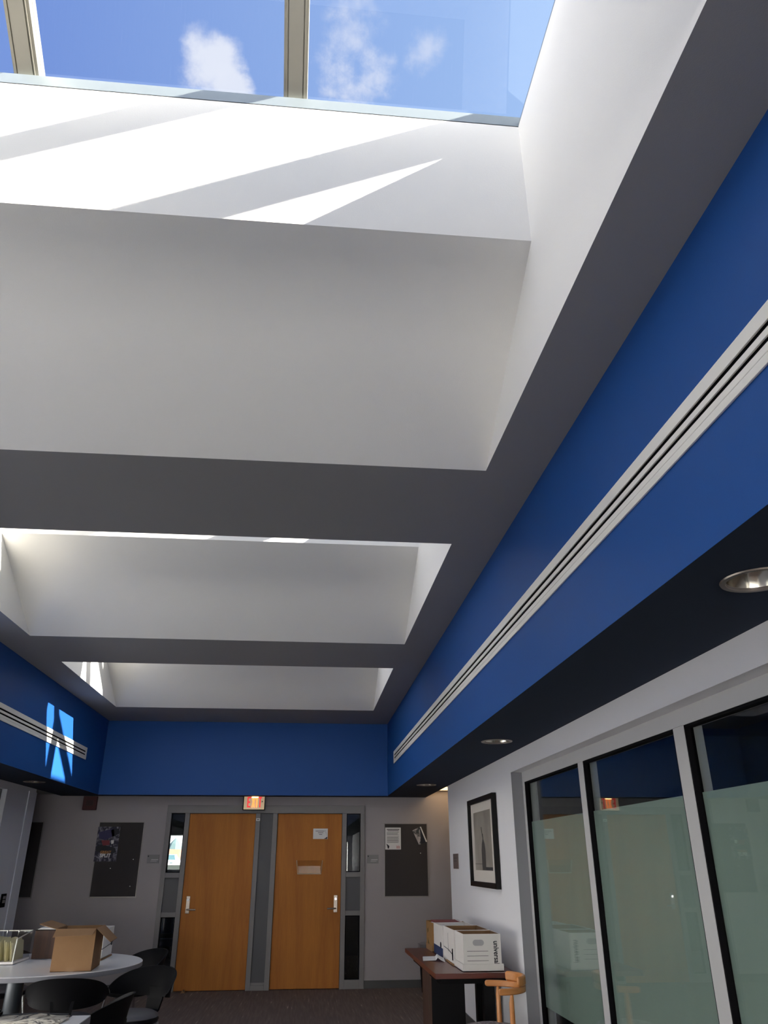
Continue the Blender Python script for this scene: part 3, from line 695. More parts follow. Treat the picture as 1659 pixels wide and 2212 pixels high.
plate_sign(0.902, 1.061, 1.502, 1.609, 'grey room sign between the right door and its tack board')
plate_sign(-2.128, -1.965, 1.512, 1.616, 'grey room sign between the poster board and the left door')
t = thing('alarm_box', 'dark red square box high on the back wall above the poster', 'alarm box', (-2.99, YW, 2.187))
obj('case', MB().box(-3.086, -2.899, YW-0.05, YW-0.001, 2.186, 2.366), RED, t, bevel=0.006)
obj('lens', MB().box(-3.04, -2.945, YW-0.054, YW-0.05, 2.24, 2.31), mat('smoked_red_lens', lin(50, 10, 14), 0.3, noise=0.05), t)

# corridor ceiling light on the right
t = thing('corridor_light', 'warm lit ceiling panel in the corridor corner right of the tack board', 'ceiling light', (2.2, 11.3, 2.484))
WARM = mat('warm_diffuser', (1, 0.85, 0.6, 1), 0.5, noise=0.01, emit=(1.0, 0.66, 0.33, 1), estr=1.0)
obj('diffuser', MB().box(1.78, 2.38, 11.02, 11.60, 2.472, 2.480), WARM, t)
mb = MB(); mb.box(1.76, 1.78, 11.0, 11.62, 2.466, 2.484); mb.box(2.38, 2.40, 11.0, 11.62, 2.466, 2.484); mb.box(1.76, 2.40, 11.60, 11.62, 2.466, 2.484); mb.box(1.76, 2.40, 11.0, 11.02, 2.466, 2.484)
obj('frame', mb, DIFF, t)

# ------------------------------------------------------------------ linear air diffusers on the bulkheads
def diffuser(face, sgn, y0, y1, z0, z1, label):
    t = thing('linear_diffuser', label, 'air vent', (face, 0.5*(y0+y1), z0), group='slot air diffusers')
    hh = z1-z0
    def bx(a, b, d0, d1, ya=y0, yb=y1): return MB().box(face+sgn*d0, face+sgn*d1, ya, yb, z1-b*hh, z1-a*hh)
    obj('back_plate', bx(0.02, 0.98, 0.0005, 0.003), SLOT, t)
    obj('top_flange', bx(0.0, 0.300, 0.001, 0.009), DIFF, t, bevel=0.0015)
    obj('slat', bx(0.415, 0.555, 0.001, 0.009), DIFF, t, bevel=0.0015)
    obj('slat', bx(0.660, 0.812, 0.001, 0.009), DIFF, t, bevel=0.0015)
    obj('bottom_flange', bx(0.822, 1.0, 0.001, 0.009), DIFF, t, bevel=0.0015)
    obj('end_cap', bx(0.0, 1.0, 0.001, 0.0095, y1-0.05, y1), DIFF, t, bevel=0.0015)
diffuser(XR, -1, -6.0, 10.53, 2.715, 2.872, 'long white slot diffuser on the right blue bulkhead')
diffuser(XL, 1, -6.0, 10.49, 2.726, 2.874, 'long white slot diffuser on the left blue bulkhead')

# ------------------------------------------------------------------ glazed partition on the right
GX = 1.849
MUL = [(5.256, 5.160), (3.784, 3.670), (2.312, 2.198), (0.840, 0.726), (-0.632, -0.746), (-2.104, -2.218)]
PT, PB = 2.137, 0.10
t = thing('window_13', 'glazed partition with frosted teal panes along the right wall', 'glass partition', (GX, 3.0, 0), kind='structure')
mb = MB()
mb.box(GX, GX+0.10, 6.637, PY, 0, 2.22); mb.box(GX, GX+0.10, -2.218, 6.637, PT, 2.22); mb.box(GX, GX+0.10, -2.218, 6.637, 0, PB)
for a, b in MUL: mb.box(GX, GX+0.10, b, a, PB, PT)
obj('frame', mb, FRAME_LT, t, bevel=0.002)
edges = [6.637] + [v for p in MUL for v in p]
for k in range(6):
    a, b = edges[2*k], edges[2*k+1]          # a far, b near
    obj('pane', MB().box(GX+0.030, GX+0.036, b+0.002, a-0.002, PB, PT), PANEGLASS, t)
    obj('frosted_film', MB().box(GX+0.037, GX+0.040, b+0.010, a-0.010, 0.52, 1.824), FILM, t, label='frosted teal film up to head height')
    mb = MB(); mb.box(GX+0.004, GX+0.046, a-0.012, a, PB, PT); mb.box(GX+0.004, GX+0.046, b, b+0.012, PB, PT); mb.box(GX+0.004, GX+0.046, b, a, PT-0.012, PT); mb.box(GX+0.004, GX+0.046, b, a, PB, PB+0.012)
    obj('glazing_bead', mb, BLACK, t)
# dim room behind the glass
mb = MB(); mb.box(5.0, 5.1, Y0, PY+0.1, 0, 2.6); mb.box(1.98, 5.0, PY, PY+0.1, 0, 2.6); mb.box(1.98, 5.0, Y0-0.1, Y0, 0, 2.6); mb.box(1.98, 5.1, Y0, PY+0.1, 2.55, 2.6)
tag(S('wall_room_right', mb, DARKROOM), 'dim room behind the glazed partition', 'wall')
tag(S('wall_right_near', MB().box(XWR, 1.98, Y0, -2.218, 0, 2.22), WALLR), 'solid wall past the glazing behind the viewer', 'wall')

# framed picture on the right wall
t = thing('framed_picture', 'black framed monochrome print on the light right wall', 'framed picture', (XWR, 7.85, 1.3))
y0, y1, z0, z1 = 7.275, 8.425, 1.300, 2.103
mb = MB(); w = 0.045; d = 0.045
mb.box(XWR-d, XWR-0.004, y0, y0+w, z0, z1); mb.box(XWR-d, XWR-0.004, y1-w, y1, z0, z1); mb.box(XWR-d, XWR-0.004, y0+w, y1-w, z1-w, z1); mb.box(XWR-d, XWR-0.004, y0+w, y1-w, z0, z0+w)
obj('frame', mb, mat('black_frame_lacquer', lin(12, 11, 11), 0.5, spec=0.2, noise=0.1, nscale=20), t, bevel=0.003)
obj('mat_board', MB().box(XWR-0.016, XWR-0.006, y0+w-0.004, y1-w+0.004, z0+w-0.004, z1-w+0.004), mat('cream_mat_board', lin(214, 208, 200), 0.8, noise=0.02), t)
PRINTM = pattern_mat('grey_print', lin(120, 114, 106), lin(176, 170, 160), 2.0, 0.2, 0.8, 0.6, 0.3)
pr = obj('print', MB().box(XWR-0.0175, XWR-0.016, 7.50, 8.26, 1.445, 1.975), PRINTM, t)
mb = MB()
yy, xx = 7.86, XWR-0.0182                       # a tall slim bottle shape standing on a ledge
prof = [(0.075, 1.447), (0.085, 1.50), (0.085, 1.62), (0.06, 1.68), (0.02, 1.72), (0.012, 1.77)]
pl = [(xx, yy-r, z) for r, z in prof]+[(xx, yy+r, z) for r, z in reversed(prof)]
mb.prism(pl, (0.0006, 0, 0)); mb.tube([(xx, yy+0.01, 1.74), (xx, yy+0.05, 1.83)], 0.004, 6)
obj('bottle_print', mb, mat('print_dark_grey', lin(72, 70, 68), 0.6, noise=0.15, nscale=30), pr)
mb = MB(); mb.box(xx, xx+0.0006, 7.50, 7.79, 1.447, 1.475); mb.box(xx, xx+0.0006, 7.94, 8.26, 1.50, 1.504); obj('ledge_print', mb, INK, pr)
t = thing('wall_plaque', 'small brown plaque between the picture and the wall corner', 'sign', (XWR, 9.4, 1.45))
obj('plate', MB().box(XWR-0.010, XWR-0.001, 9.26, 9.55, 1.447, 1.604), mat('brown_plaque', lin(112, 98, 94), 0.5, noise=0.06, nscale=20), t, bevel=0.002)
mb = MB(); mb.box(XWR-0.011, XWR-0.010, 9.30, 9.50, 1.555, 1.560); mb.box(XWR-0.011, XWR-0.010, 9.30, 9.50, 1.525, 1.530); obj('printing', mb, INK, t)
# switch plate on the left wall
t = thing('switch_plate', 'black switch plate with pale buttons on the left wall', 'light switch', (XWL, 10.09, 1.07))
obj('plate', MB().box(XWL, XWL+0.010, 10.015, 10.165, 1.06, 1.20), BLACK, t, bevel=0.002)
for q in range(2): obj('button', MB().box(XWL+0.010, XWL+0.016, 10.06, 10.13, 1.145-0.04*q, 1.175-0.04*q), PLATE, t)

# ------------------------------------------------------------------ right table and what stands on it
t = thing('side_table', 'reddish-brown table on black box legs against the right wall', 'table', (1.37, 7.6, 0))
obj('table_top', MB().box(1.050, 1.690, 6.690, 8.600, 0.703, 0.740), CHERRY, t, bevel=0.003)
obj('apron', MB().box(1.12, 1.66, 6.93, 8.50, 0.640, 0.703), PLASTIC_K, t)
LEGK = mat('black_laminate', lin(14, 14, 17), 0.6, spec=0.2, noise=0.08, nscale=8)
mb = MB(); mb.box(1.135, 1.42, 7.46, 7.54, 0, 0.64); obj('leg', mb, LEGK, t)
mb = MB(); mb.box(1.110, 1.135, 7.46, 7.83, 0, 0.703); obj('side_panel', mb, DARKOAK, t)
mb = MB(); mb.box(1.585, 1.68, 7.46, 7.54, 0, 0.64); obj('leg', mb, LEGK, t)
mb = MB(); mb.box(1.135, 1.42, 7.75, 7.83, 0, 0.64); obj('leg', mb, LEGK, t)
mb = MB(); mb.box(1.585, 1.68, 7.75, 7.83, 0, 0.64); obj('leg', mb, LEGK, t)

def open_box(mb, x0, x1, y0, y1, z0, z1, th=0.006, inner=1):
    mb.mi(0)
    mb.box(x0, x1, y0, y0+th, z0, z1); mb.box(x0, x1, y1-th, y1, z0, z1); mb.box(x0, x0+th, y0+th, y1-th, z0, z1); mb.box(x1-th, x1, y0+th, y1-th, z0, z1); mb.box(x0, x1, y0, y1, z0, z0+th)
    mb.mi(inner); e = 0.0008
    mb.quad((x0+th, y0+th+e, z0+th), (x1-th, y0+th+e, z0+th), (x1-th, y0+th+e, z1-0.002), (x0+th, y0+th+e, z1-0.002))
    mb.quad((x0+th, y1-th-e, z0+th), (x1-th, y1-th-e, z0+th), (x1-th, y1-th-e, z1-0.002), (x0+th, y1-th-e, z1-0.002))
    mb.quad((x0+th+e, y0+th, z0+th), (x0+th+e, y1-th, z0+th), (x0+th+e, y1-th, z1-0.002), (x0+th+e, y0+th, z1-0.002))
    mb.quad((x1-th-e, y0+th, z0+th), (x1-th-e, y1-th, z0+th), (x1-th-e, y1-th, z1-0.002), (x1-th-e, y0+th, z1-0.002))
    mb.quad((x0+th, y0+th, z0+th+e), (x1-th, y0+th, z0+th+e), (x1-th, y1-th, z0+th+e), (x0+th, y1-th, z0+th+e))
    return mb.mi(0)
def oval(cx, cz, w, hh, n=20):
    r = hh/2; pts = []
    for k in range(n//2+1): a = -PI/2+PI*k/(n//2); pts.append((cx+w/2-r+r*math.cos(a), cz+r*math.sin(a)))
    for k in range(n//2+1): a = PI/2+PI*k/(n//2); pts.append((cx-w/2+r+r*math.cos(a), cz+r*math.sin(a)))
    return pts
TZ = 0.741
GB = 'archive boxes in a row on the right table'
# nearest box with its base lid
t = thing('archive_box', 'nearest white archive box with ruled lines and sideways lettering on the right table', 'storage box', (1.44, 6.93, TZ), group=GB)
ax0, ax1, ay0, ay1 = 1.293, 1.597, 6.775, 7.125
obj('body', open_box(MB(), ax0, ax1, ay0, ay1, TZ+0.004, 0.999), [BOXW, CARD], t)
mb = MB(); open_box(mb, ax0-0.012, ax1+0.012, ay0-0.012, ay1+0.012, TZ, TZ+0.052, 0.005, 0); obj('lid', mb, BOXW, t, label='lid pushed under the box as a tray')
mb = MB(); mb.prism([(x, ay0-0.0005, z) for x, z in oval(1.415, 0.938, 0.090, 0.042)], (0, -0.0015, 0)); obj('hand_hole', mb, mat('grey_board_flap', lin(168, 166, 168), 0.8, noise=0.03), t)
mb = MB()
for q in range(4): mb.box(1.322, 1.492, ay0-0.0012, ay0-0.0003, 0.879-0.033*q, 0.8815-0.033*q)
obj('ruled_lines', mb, INKB, t)
text_part('lettering', 'universal', 0.058, frame_M((1.556, ay0-0.001, 0.869), (0, 0, -1), (1, 0, 0)), INKB, t, 0.0006, 0.0012, sx=0.79)
# second
t = thing('archive_box', 'white archive box with a string-tied flap, second from the table front', 'storage box', (1.44, 7.4, TZ), group=GB)
by0, by1 = 7.145, 7.655
obj('body', open_box(MB(), 1.285, 1.595, by0, by1, TZ, 1.000), [BOXW, CARD], t)
mb = MB(); mb.prism([(x, by0-0.0005, z) for x, z in oval(1.44, 0.975, 0.10, 0.05)], (0, -0.0015, 0)); obj('hand_hole', mb, PAPER, t)
mb = MB(); mb.prism([(1.2845, y, z) for y, z in oval(7.22, 0.815, 0.05, 0.085)], (-0.002, 0, 0)); obj('string_button', mb, INKB, t)
mb = MB(); mb.tube([(1.283, 7.22, 0.815), (1.283, 7.40, 0.835), (1.283, 7.64, 0.84)], 0.0025, 6); obj('string', mb, INK, t)
mb = MB(); mb.box(1.2835, 1.285, 7.42, 7.425, 0.82, 0.96); obj('fold_line', mb, PLATE, t)
obj('bottom_flap', MB().box(1.272, 1.286, 7.15, 7.50, TZ, TZ+0.012), CARD, t)
# third
t = thing('archive_box', 'white archive box with a navy band, third from the table front', 'storage box', (1.44, 7.92, TZ), group=GB)
cy0, cy1 = 7.675, 8.185
obj('body', open_box(MB(), 1.280, 1.590, cy0, cy1, TZ, 0.990), [BOXW, BOXW], t)
mb = MB(); mb.box(1.2785, 1.280, cy0, cy1, TZ+0.004, TZ+0.075); obj('navy_band', mb, BOXBLUE, t)
mb = MB(); mb.prism([(1.2785, y, z) for y, z in oval(7.78, 0.835, 0.06, 0.05)], (-0.002, 0, 0)); obj('string_button', mb, INKB, t)
mb = MB(); mb.box(1.31, 1.56, cy0+0.03, cy1-0.03, 0.955, 0.970); obj('papers', mb, PAPER, t)
# brown carton at the far end
t = thing('carton', 'kraft brown carton at the far end of the right table', 'cardboard box', (1.43, 8.38, TZ))
dy0, dy1 = 8.205, 8.585
obj('body', open_box(MB(), 1.268, 1.600, dy0, dy1, TZ, 0.985), [CARD_D, CARD_D], t)
mb = MB(); mb.prism([(1.2675, y, z) for y, z in ((8.45, 0.93), (8.52, 0.91), (8.50, 0.88), (8.44, 0.90))], (-0.001, 0, 0)); mb.prism([(1.2675, y, z) for y, z in ((8.40, 0.80), (8.50, 0.84), (8.49, 0.78), (8.42, 0.77))], (-0.001, 0, 0)); obj('dark_print', mb, mat('olive_print', lin(96, 76, 34), 0.8, noise=0.1, nscale=20), t)
obj('base_band', MB().box(1.262, 1.268, dy0, dy1, TZ, TZ+0.05), CARD, t)
t = thing('red_folder', 'dark red folder lying in the top of the kraft brown carton', 'folder', (1.44, 8.4, 0.978))
mb = MB(); mb.hexa([(1.30, 8.25, 0.972), (1.57, 8.25, 0.972), (1.57, 8.54, 0.976), (1.31, 8.54, 0.976)], [(1.30, 8.25, 0.988), (1.57, 8.25, 0.988), (1.57, 8.54, 0.992), (1.31, 8.54, 0.992)])
obj('cover', mb, mat('dark_red_card', lin(134, 44, 52), 0.6, noise=0.05, nscale=12), t)
obj('page', MB().box(1.285, 1.33, 8.22, 8.40, 0.975, 0.982), PAPER, t); obj('page', MB().box(1.55, 1.575, 8.26, 8.50, 0.975, 0.996), PAPER, t)
tag(obj('brown_liner_box', MB().box(1.292, 1.58, 8.23, 8.56, 0.75, 0.970), CARD_D), 'brown packing inside the kraft brown carton', 'packing')
# leaflet
mb = MB(); P_ = [(1.105, 7.62, TZ+0.001), (1.215, 7.60, TZ+0.004), (1.232, 7.60, TZ+0.024), (1.255, 7.56, TZ+0.008), (1.277, 7.49, TZ+0.001)]
vs = []
for x, y, z in P_: vs += [(x-0.03, y-0.10, z), (x+0.0, y+0.13, z+0.008)]
mb.add(vs, [(2*i, 2*i+1, 2*i+3, 2*i+2) for i in range(4)])
tag(obj('leaflet', mb, PAPER, solid=0.0008), 'white folded leaflet lying open on the reddish-brown table', 'leaflet')
# waste bin behind the table
t = thing('waste_bin', 'waste bin with a clear plastic liner behind the table end', 'waste bin', (1.70, 11.25, 0))
obj('bin', MB().lathe([(0.115, 0.0), (0.140, 0.40), (0.136, 0.40), (0.11, 0.01), (0.001, 0.01)], (1.70, 11.25, 0), 32), LEGK, t, smooth=True)
mb = MB(); n = 36; vs = []
for j, (r, z) in enumerate(((0.134, 0.30), (0.150, 0.535), (0.160, 0.548), (0.158, 0.50), (0.150, 0.36))):
    for k2 in range(n): a = 2*PI*k2/n; rr = r+0.004*math.sin(7*a+j); vs.append((1.70+rr*math.cos(a), 11.25+rr*math.sin(a), z+0.006*math.sin(5*a+2*j)))
mb.add(vs, [(j*n+k2, j*n+(k2+1) % n, (j+1)*n+(k2+1) % n, (j+1)*n+k2) for j in range(4) for k2 in range(n)])
LINER = glass_mat('clear_liner', (0.92, 0.93, 0.95, 1), 1.5, 2.4, 0.2)
obj('liner', mb, LINER, t, smooth=True)

# wooden armchair with bent rail
def wood_chair():
    cx, cy = 1.39, 6.21
    t = thing('bentwood_armchair', 'honey wood armchair with a curved rail and grey patterned seat by the glass', 'chair', (cx, cy, 0))
    prof = [(0.001, 0.402), (0.185, 0.402), (0.210, 0.415), (0.216, 0.435), (0.203, 0.455), (0.15, 0.466), (0.001, 0.470)]
    obj('seat', MB().lathe(prof, (cx-0.005, cy+0.10, 0), 40), UPHOLSTERY, t, smooth=True)
    obj('seat_frame', MB().lathe([(0.19, 0.36), (0.20, 0.36), (0.20, 0.402), (0.19, 0.402)], (cx-0.005, cy+0.10, 0), 40), BEECH, t, smooth=True)
    # arm rail: horseshoe open towards -x
    R = 0.216; hgt = 0.705
    def rail(a0, a1, z0, z1, th, ext0, ext1, r=R, n=26):
        path = []
        if ext0: path.append((cx-ext0, cy-r))
        for k in range(n+1):
            a = math.radians(a0+(a1-a0)*k/n); path.append((cx+r*math.cos(a), cy+r*math.sin(a)))
        if ext1: path.append((cx-ext1, cy+r))
        vs = []; m = len(path)
        for i, (x, y) in enumerate(path):
            p, q = path[max(i-1, 0)], path[min(i+1, m-1)]
            tx, ty = q[0]-p[0], q[1]-p[1]; l = math.hypot(tx, ty); nx, ny = ty/l, -tx/l
            e = 0.0
            if i in (0, m-1): e = 0.008
            for (dn, z) in ((-th/2, z0+e), (th/2, z0+e), (th/2, z1-e), (-th/2, z1-e)): vs.append((x+nx*dn, y+ny*dn, z))
        mb = MB(); fs = []
        for i in range(m-1):
            for k in range(4): a, b = 4*i+k, 4*i+(k+1) % 4; fs.append((a, b, b+4, a+4))
        fs += [(3, 2, 1, 0), (4*m-4, 4*m-3, 4*m-2, 4*m-1)]
        return mb.add(vs, fs)
    obj('arm_rail', rail(-90, 90, 0.688, 0.728, 0.030, 0.012, 0.012), BEECH, t, smooth=True, bevel=0.010)
    obj('back_rest', rail(-52, 52, 0.728, 0.790, 0.026, 0, 0, R+0.004), BEECH, t, smooth=True, bevel=0.010)
    for (lx, ly, top) in ((0.08, -0.195, 0.69), (0.08, 0.20, 0.69), (-0.14, -0.06, 0.41), (-0.14, 0.24, 0.41)):
        pts = [(cx+lx*1.12, cy+ly*1.08, 0.0), (cx+lx, cy+ly, 0.36), (cx+lx, cy+ly, top-0.05), (cx+lx*1.04, cy+ly*1.04, top)]
        obj('leg', MB().tube(pts, [0.015, 0.020, 0.017, 0.011], 14), BEECH, t, smooth=True)
wood_chair()

# ------------------------------------------------------------------ round table on the left and what stands on it
tcx, tcy, tr = -2.25, 7.75, 0.885
t = thing('round_table', 'white round table with boxes on it at the lower left', 'table', (tcx, tcy, 0))
obj('table_top', MB().lathe([(0.001, 0.739), (tr-0.004, 0.739), (tr, 0.736)], (tcx, tcy, 0), 96), TABLEW, t)
obj('edge_band', MB().lathe([(tr, 0.736), (tr, 0.704), (tr-0.006, 0.702), (0.001, 0.702)], (tcx, tcy, 0), 96), TABLE_E, t)
obj('pedestal', MB().lathe([(0.075, 0.03), (0.072, 0.30), (0.066, 0.68), (0.20, 0.70)], (tcx-0.12, tcy-0.05, 0), 32), POST, t, smooth=True)
mb = MB(); mb.lathe([(0.001, 0.0), (0.34, 0.0), (0.35, 0.015), (0.09, 0.04), (0.06, 0.06)], (tcx-0.12, tcy-0.05, 0), 40); obj('base', mb, POST, t, smooth=True)

# open carton
t = thing('carton', 'open brown carton with raised flaps on the white round table', 'cardboard box', (-1.815, 7.36, TZ), math.radians(4.0))
w, d, hh = 0.155, 0.205, 0.296
obj('body', open_box(MB(), -w, w, -d, d, 0, hh, 0.005), [CARD, CARD], t, local=True)
def flap(pts): return MB().prism(pts, (0, 0, 0.004))
obj('flap', flap([(-w, -d, hh), (w, -d, hh), (w-0.012, -d-0.105, hh-0.040), (-w+0.004, -d-0.115, hh-0.048)]), CARD, t, local=True, label='front flap folded outward')
obj('flap', flap([(w, -d, hh), (w, d, hh), (w+0.118, d-0.01, hh-0.100), (w+0.122, -d+0.004, hh-0.098)]), CARD, t, local=True, label='right flap drooping outward')
obj('flap', flap([(-w, d, hh), (-w, -d, hh), (-w-0.140, -d+0.02, hh+0.036), (-w-0.130, d-0.01, hh+0.040)]), CARD, t, local=True, label='left flap raised')
obj('tape', MB().box(-0.03, 0.03, -d-0.0006, -d, 0.0, 0.035), mat('shiny_tape', lin(152, 118, 84), 0.2, noise=0.03), t, local=True)

# white box behind the carton
t = thing('archive_box', 'white archive box with a tied cord behind the open brown carton', 'storage box', (-1.89, 8.09, TZ))
x0, x1, y0, y1 = -2.045, -1.740, 7.895, 8.285
obj('body', open_box(MB(), x0, x1, y0, y1, TZ+0.010, 0.985), [BOXW, BOXW], t)
obj('base_board', MB().box(x0-0.004, x1+0.006, y0-0.012, y1+0.012, TZ, TZ+0.010), CARD, t)
mb = MB(); mb.tube([(x0, y0-0.002, 0.826), (x1-0.004, y0-0.002, 0.826), (x1+0.002, y0+0.004, 0.828), (x1+0.002, y1-0.06, 0.846), (x1+0.002, y1, 0.862)], 0.003, 6); obj('cord', mb, INK, t)
mb = MB(); mb.prism([(x1+0.0005, y, z) for y, z in oval(y1-0.05, 0.855, 0.055, 0.05)], (0.003, 0, 0)); obj('string_button', mb, INKB, t)
mb = MB()
for a, b, z in ((x1-0.16, x1-0.02, 0.935), (x1-0.16, x1-0.02, 0.895), (x1-0.16, x1-0.02, 0.855)): mb.box(a, b, y0-0.001, y0, z, z+0.002)
mb.box(x1-0.02, x1-0.018, y0-0.001, y0, 0.855, 0.937); mb.box(x1-0.075, x1-0.03, y0-0.001, y0, 0.925, 0.930)
obj('printed_form', mb, INK, t)
obj('blue_contents', MB().box(x0+0.02, x1-0.02, y0+0.2, y1-0.02, 0.80, 0.972), mat('royal_blue_card', lin(44, 44, 150), 0.6, noise=0.1, nscale=14), t)

# woodgrain box
t = thing('storage_box', 'dark woodgrain storage box between the file box and the open carton', 'storage box', (-2.24, 8.27, TZ))
obj('body', MB().box(-2.395, -2.075, 8.09, 8.46, TZ, 0.965), DARKOAK, t, bevel=0.002)
obj('rim', MB().box(-2.398, -2.072, 8.087, 8.463, 0.965, 0.971), LEGK, t)
t = thing('paper_stack', 'thin stack of white paper on the dark woodgrain box', 'papers', (-2.24, 8.27, 0.971))
mb = MB()
for q in range(4): mb.hexa([(-2.38+0.006*q, 8.10+0.004*q, 0.9715+0.003*q), (-2.10, 8.10, 0.9715+0.003*q), (-2.10, 8.38, 0.9715+0.003*q), (-2.38, 8.38-0.006*q, 0.9715+0.003*q)], [(-2.38+0.006*q, 8.10+0.004*q, 0.974+0.003*q), (-2.10, 8.10, 0.974+0.003*q), (-2.10, 8.38, 0.974+0.003*q), (-2.38, 8.38-0.006*q, 0.974+0.003*q)])
obj('sheets', mb, PAPER, t)
mb = MB()
for x in (-2.33, -2.30): mb.tube([(x, 8.33, 0.982), (x, 8.33, 1.004), (x+0.006, 8.34, 1.012)], 0.003, 8)
obj('binder_clip', mb, CHROME, t)

# clear file box with manila folders
t = thing('file_box', 'clear hanging-file box of manila folders at the left edge of the round table', 'file box', (-2.6, 7.9, TZ))
fx0, fx1, fy0, fy1 = -2.86, -2.412, 7.665, 8.08
mb = MB(); mb.box(fx1-0.004, fx1, fy0, fy1, TZ+0.02, 0.965); mb.box(fx0, fx0+0.004, fy0, fy1, TZ+0.02, 0.965); mb.box(fx0, fx1, fy1-0.004, fy1, TZ+0.02, 0.965)
obj('clear_side', mb, CLEAR, t)
mb = MB(); mb.box(fx0, fx1, fy0, fy1, TZ+0.003, TZ+0.020); obj('base', mb, PAPER, t); 
obj('underside', MB().box(fx0+0.004, fx1-0.004, fy0+0.004, fy1, TZ, TZ+0.004), BLACK, t)
mb = MB(); mb.tube([(fx1-0.004, fy0, TZ+0.02), (fx1-0.004, fy0+0.02, 0.93), (fx1-0.004, fy1, 0.967), (fx0, fy1, 0.967)], 0.005, 8); obj('edge_rim', mb, mat('milky_plastic', lin(214, 214, 206), 0.3, noise=0.02), t)
for x in (-2.62, -2.52, -2.78):
    mb = MB(); mb.tube([(x, fy1-0.05, 0.93), (x, fy1-0.05, 0.968), (x+0.01, fy1-0.05, 0.974)], 0.003, 8); obj('hanger_hook', mb, CHROME, t)
FLAB = ['manila folder nearest the clear side of the file box', 'manila folder second from the clear side of the file box', 'manila folder third from the clear side of the file box',
        'manila folder fourth from the clear side of the file box', 'manila folder fifth from the clear side of the file box', 'manila folder farthest left in the clear file box']
for q in range(6):
    xb = fx1-0.022-0.052*q; lean = -0.022
    ya, y2 = fy0+0.012+0.012*(q % 2), fy1-0.10+0.05*((q*2) % 3)/2
    ztop = 0.905+0.006*q; ty = y2-0.05-0.045*q
    def fp(y, z, dx=0.0): return (xb+dx+lean*(z-TZ-0.022)/0.16, y, z)
    pts = [fp(ya, TZ+0.022), fp(y2, TZ+0.022), fp(y2, ztop-0.012), fp(y2-0.012, ztop), fp(ty, ztop), fp(ty-0.008, ztop+0.020), fp(ty-0.10, ztop+0.020), fp(ty-0.108, ztop), fp(ya, ztop-0.004)]
    tf = thing('file_folder', FLAB[q], 'folder', (xb, ya, TZ+0.022), group='manila folders in the clear file box')
    obj('leaf', MB().prism(pts, (0.0015, 0, 0)), MANILA, tf)
    obj('back_leaf', MB().prism([fp(ya+0.006, TZ+0.022, -0.010), fp(y2-0.004, TZ+0.022, -0.010), fp(y2-0.004, ztop+0.010, -0.014), fp(ya+0.006, ztop+0.010, -0.014)], (0.0015, 0, 0)), MANILA, tf)

# ------------------------------------------------------------------ foreground table
t = thing('rectangular_table', 'white table corner at the very bottom left', 'table', (-1.9, 4.75, 0))
obj('table_top', MB().box(-2.75, -1.166, 4.30, 5.225, 0.735, 0.7395), TABLEW, t)
obj('edge_band', MB().box(-2.751, -1.165, 4.299, 5.226, 0.700, 0.735), TABLE_E, t)
for x in (-2.66, -1.26):
    for y in (4.39, 5.13): obj('leg', MB().tube([(x, y, 0), (x, y, 0.70)], 0.022, 16), POST, t, smooth=True)
t = thing('magazine', 'curled glossy magazine lying on the foreground white table', 'magazine', (-1.5, 5.1, 0.7395))
mb = MB(); vs = []; nx = 14
for i in range(nx+1):
    u = i/nx; x = -1.645+0.40*u; z = 0.7405+0.012*math.sin(u*PI*1.0)+0.003*math.sin(u*14)
    vs += [(x-0.03, 4.93, z), (x, 5.14-0.01*u, z+0.010)]
mb.add(vs, [(2*i, 2*i+1, 2*i+3, 2*i+2) for i in range(nx)])
obj('cover', mb, pattern_mat('glossy_cover', lin(70, 62, 58), lin(232, 224, 206), 7, 0.34, 0.52, 0.25, 3.0), t, solid=0.004, smooth=True)
mb = MB(); mb.tube([(-1.63, 5.15, 0.757), (-1.45, 5.152, 0.763), (-1.27, 5.145, 0.757)], 0.006, 8); obj('spine', mb, INKB, t)
t = thing('tape_dispenser', 'small upright black desk object beside the curled magazine', 'desk accessory', (-1.63, 5.17, 0.7395))
mb = MB(); mb.box(-1.655, -1.635, 5.0, 5.19, 0.7395, 0.775); mb.tube([(-1.645, 5.18, 0.775), (-1.625, 5.19, 0.782), (-1.60, 5.19, 0.765)], 0.014, 10); obj('body', mb, PLASTIC_K, t, bevel=0.004)
obj('foot', MB().box(-1.61, -1.585, 5.15, 5.20, 0.7395, 0.768), PLASTIC_K, t, bevel=0.003)

t.location.x -= 0.06; t.location.y += 0.012
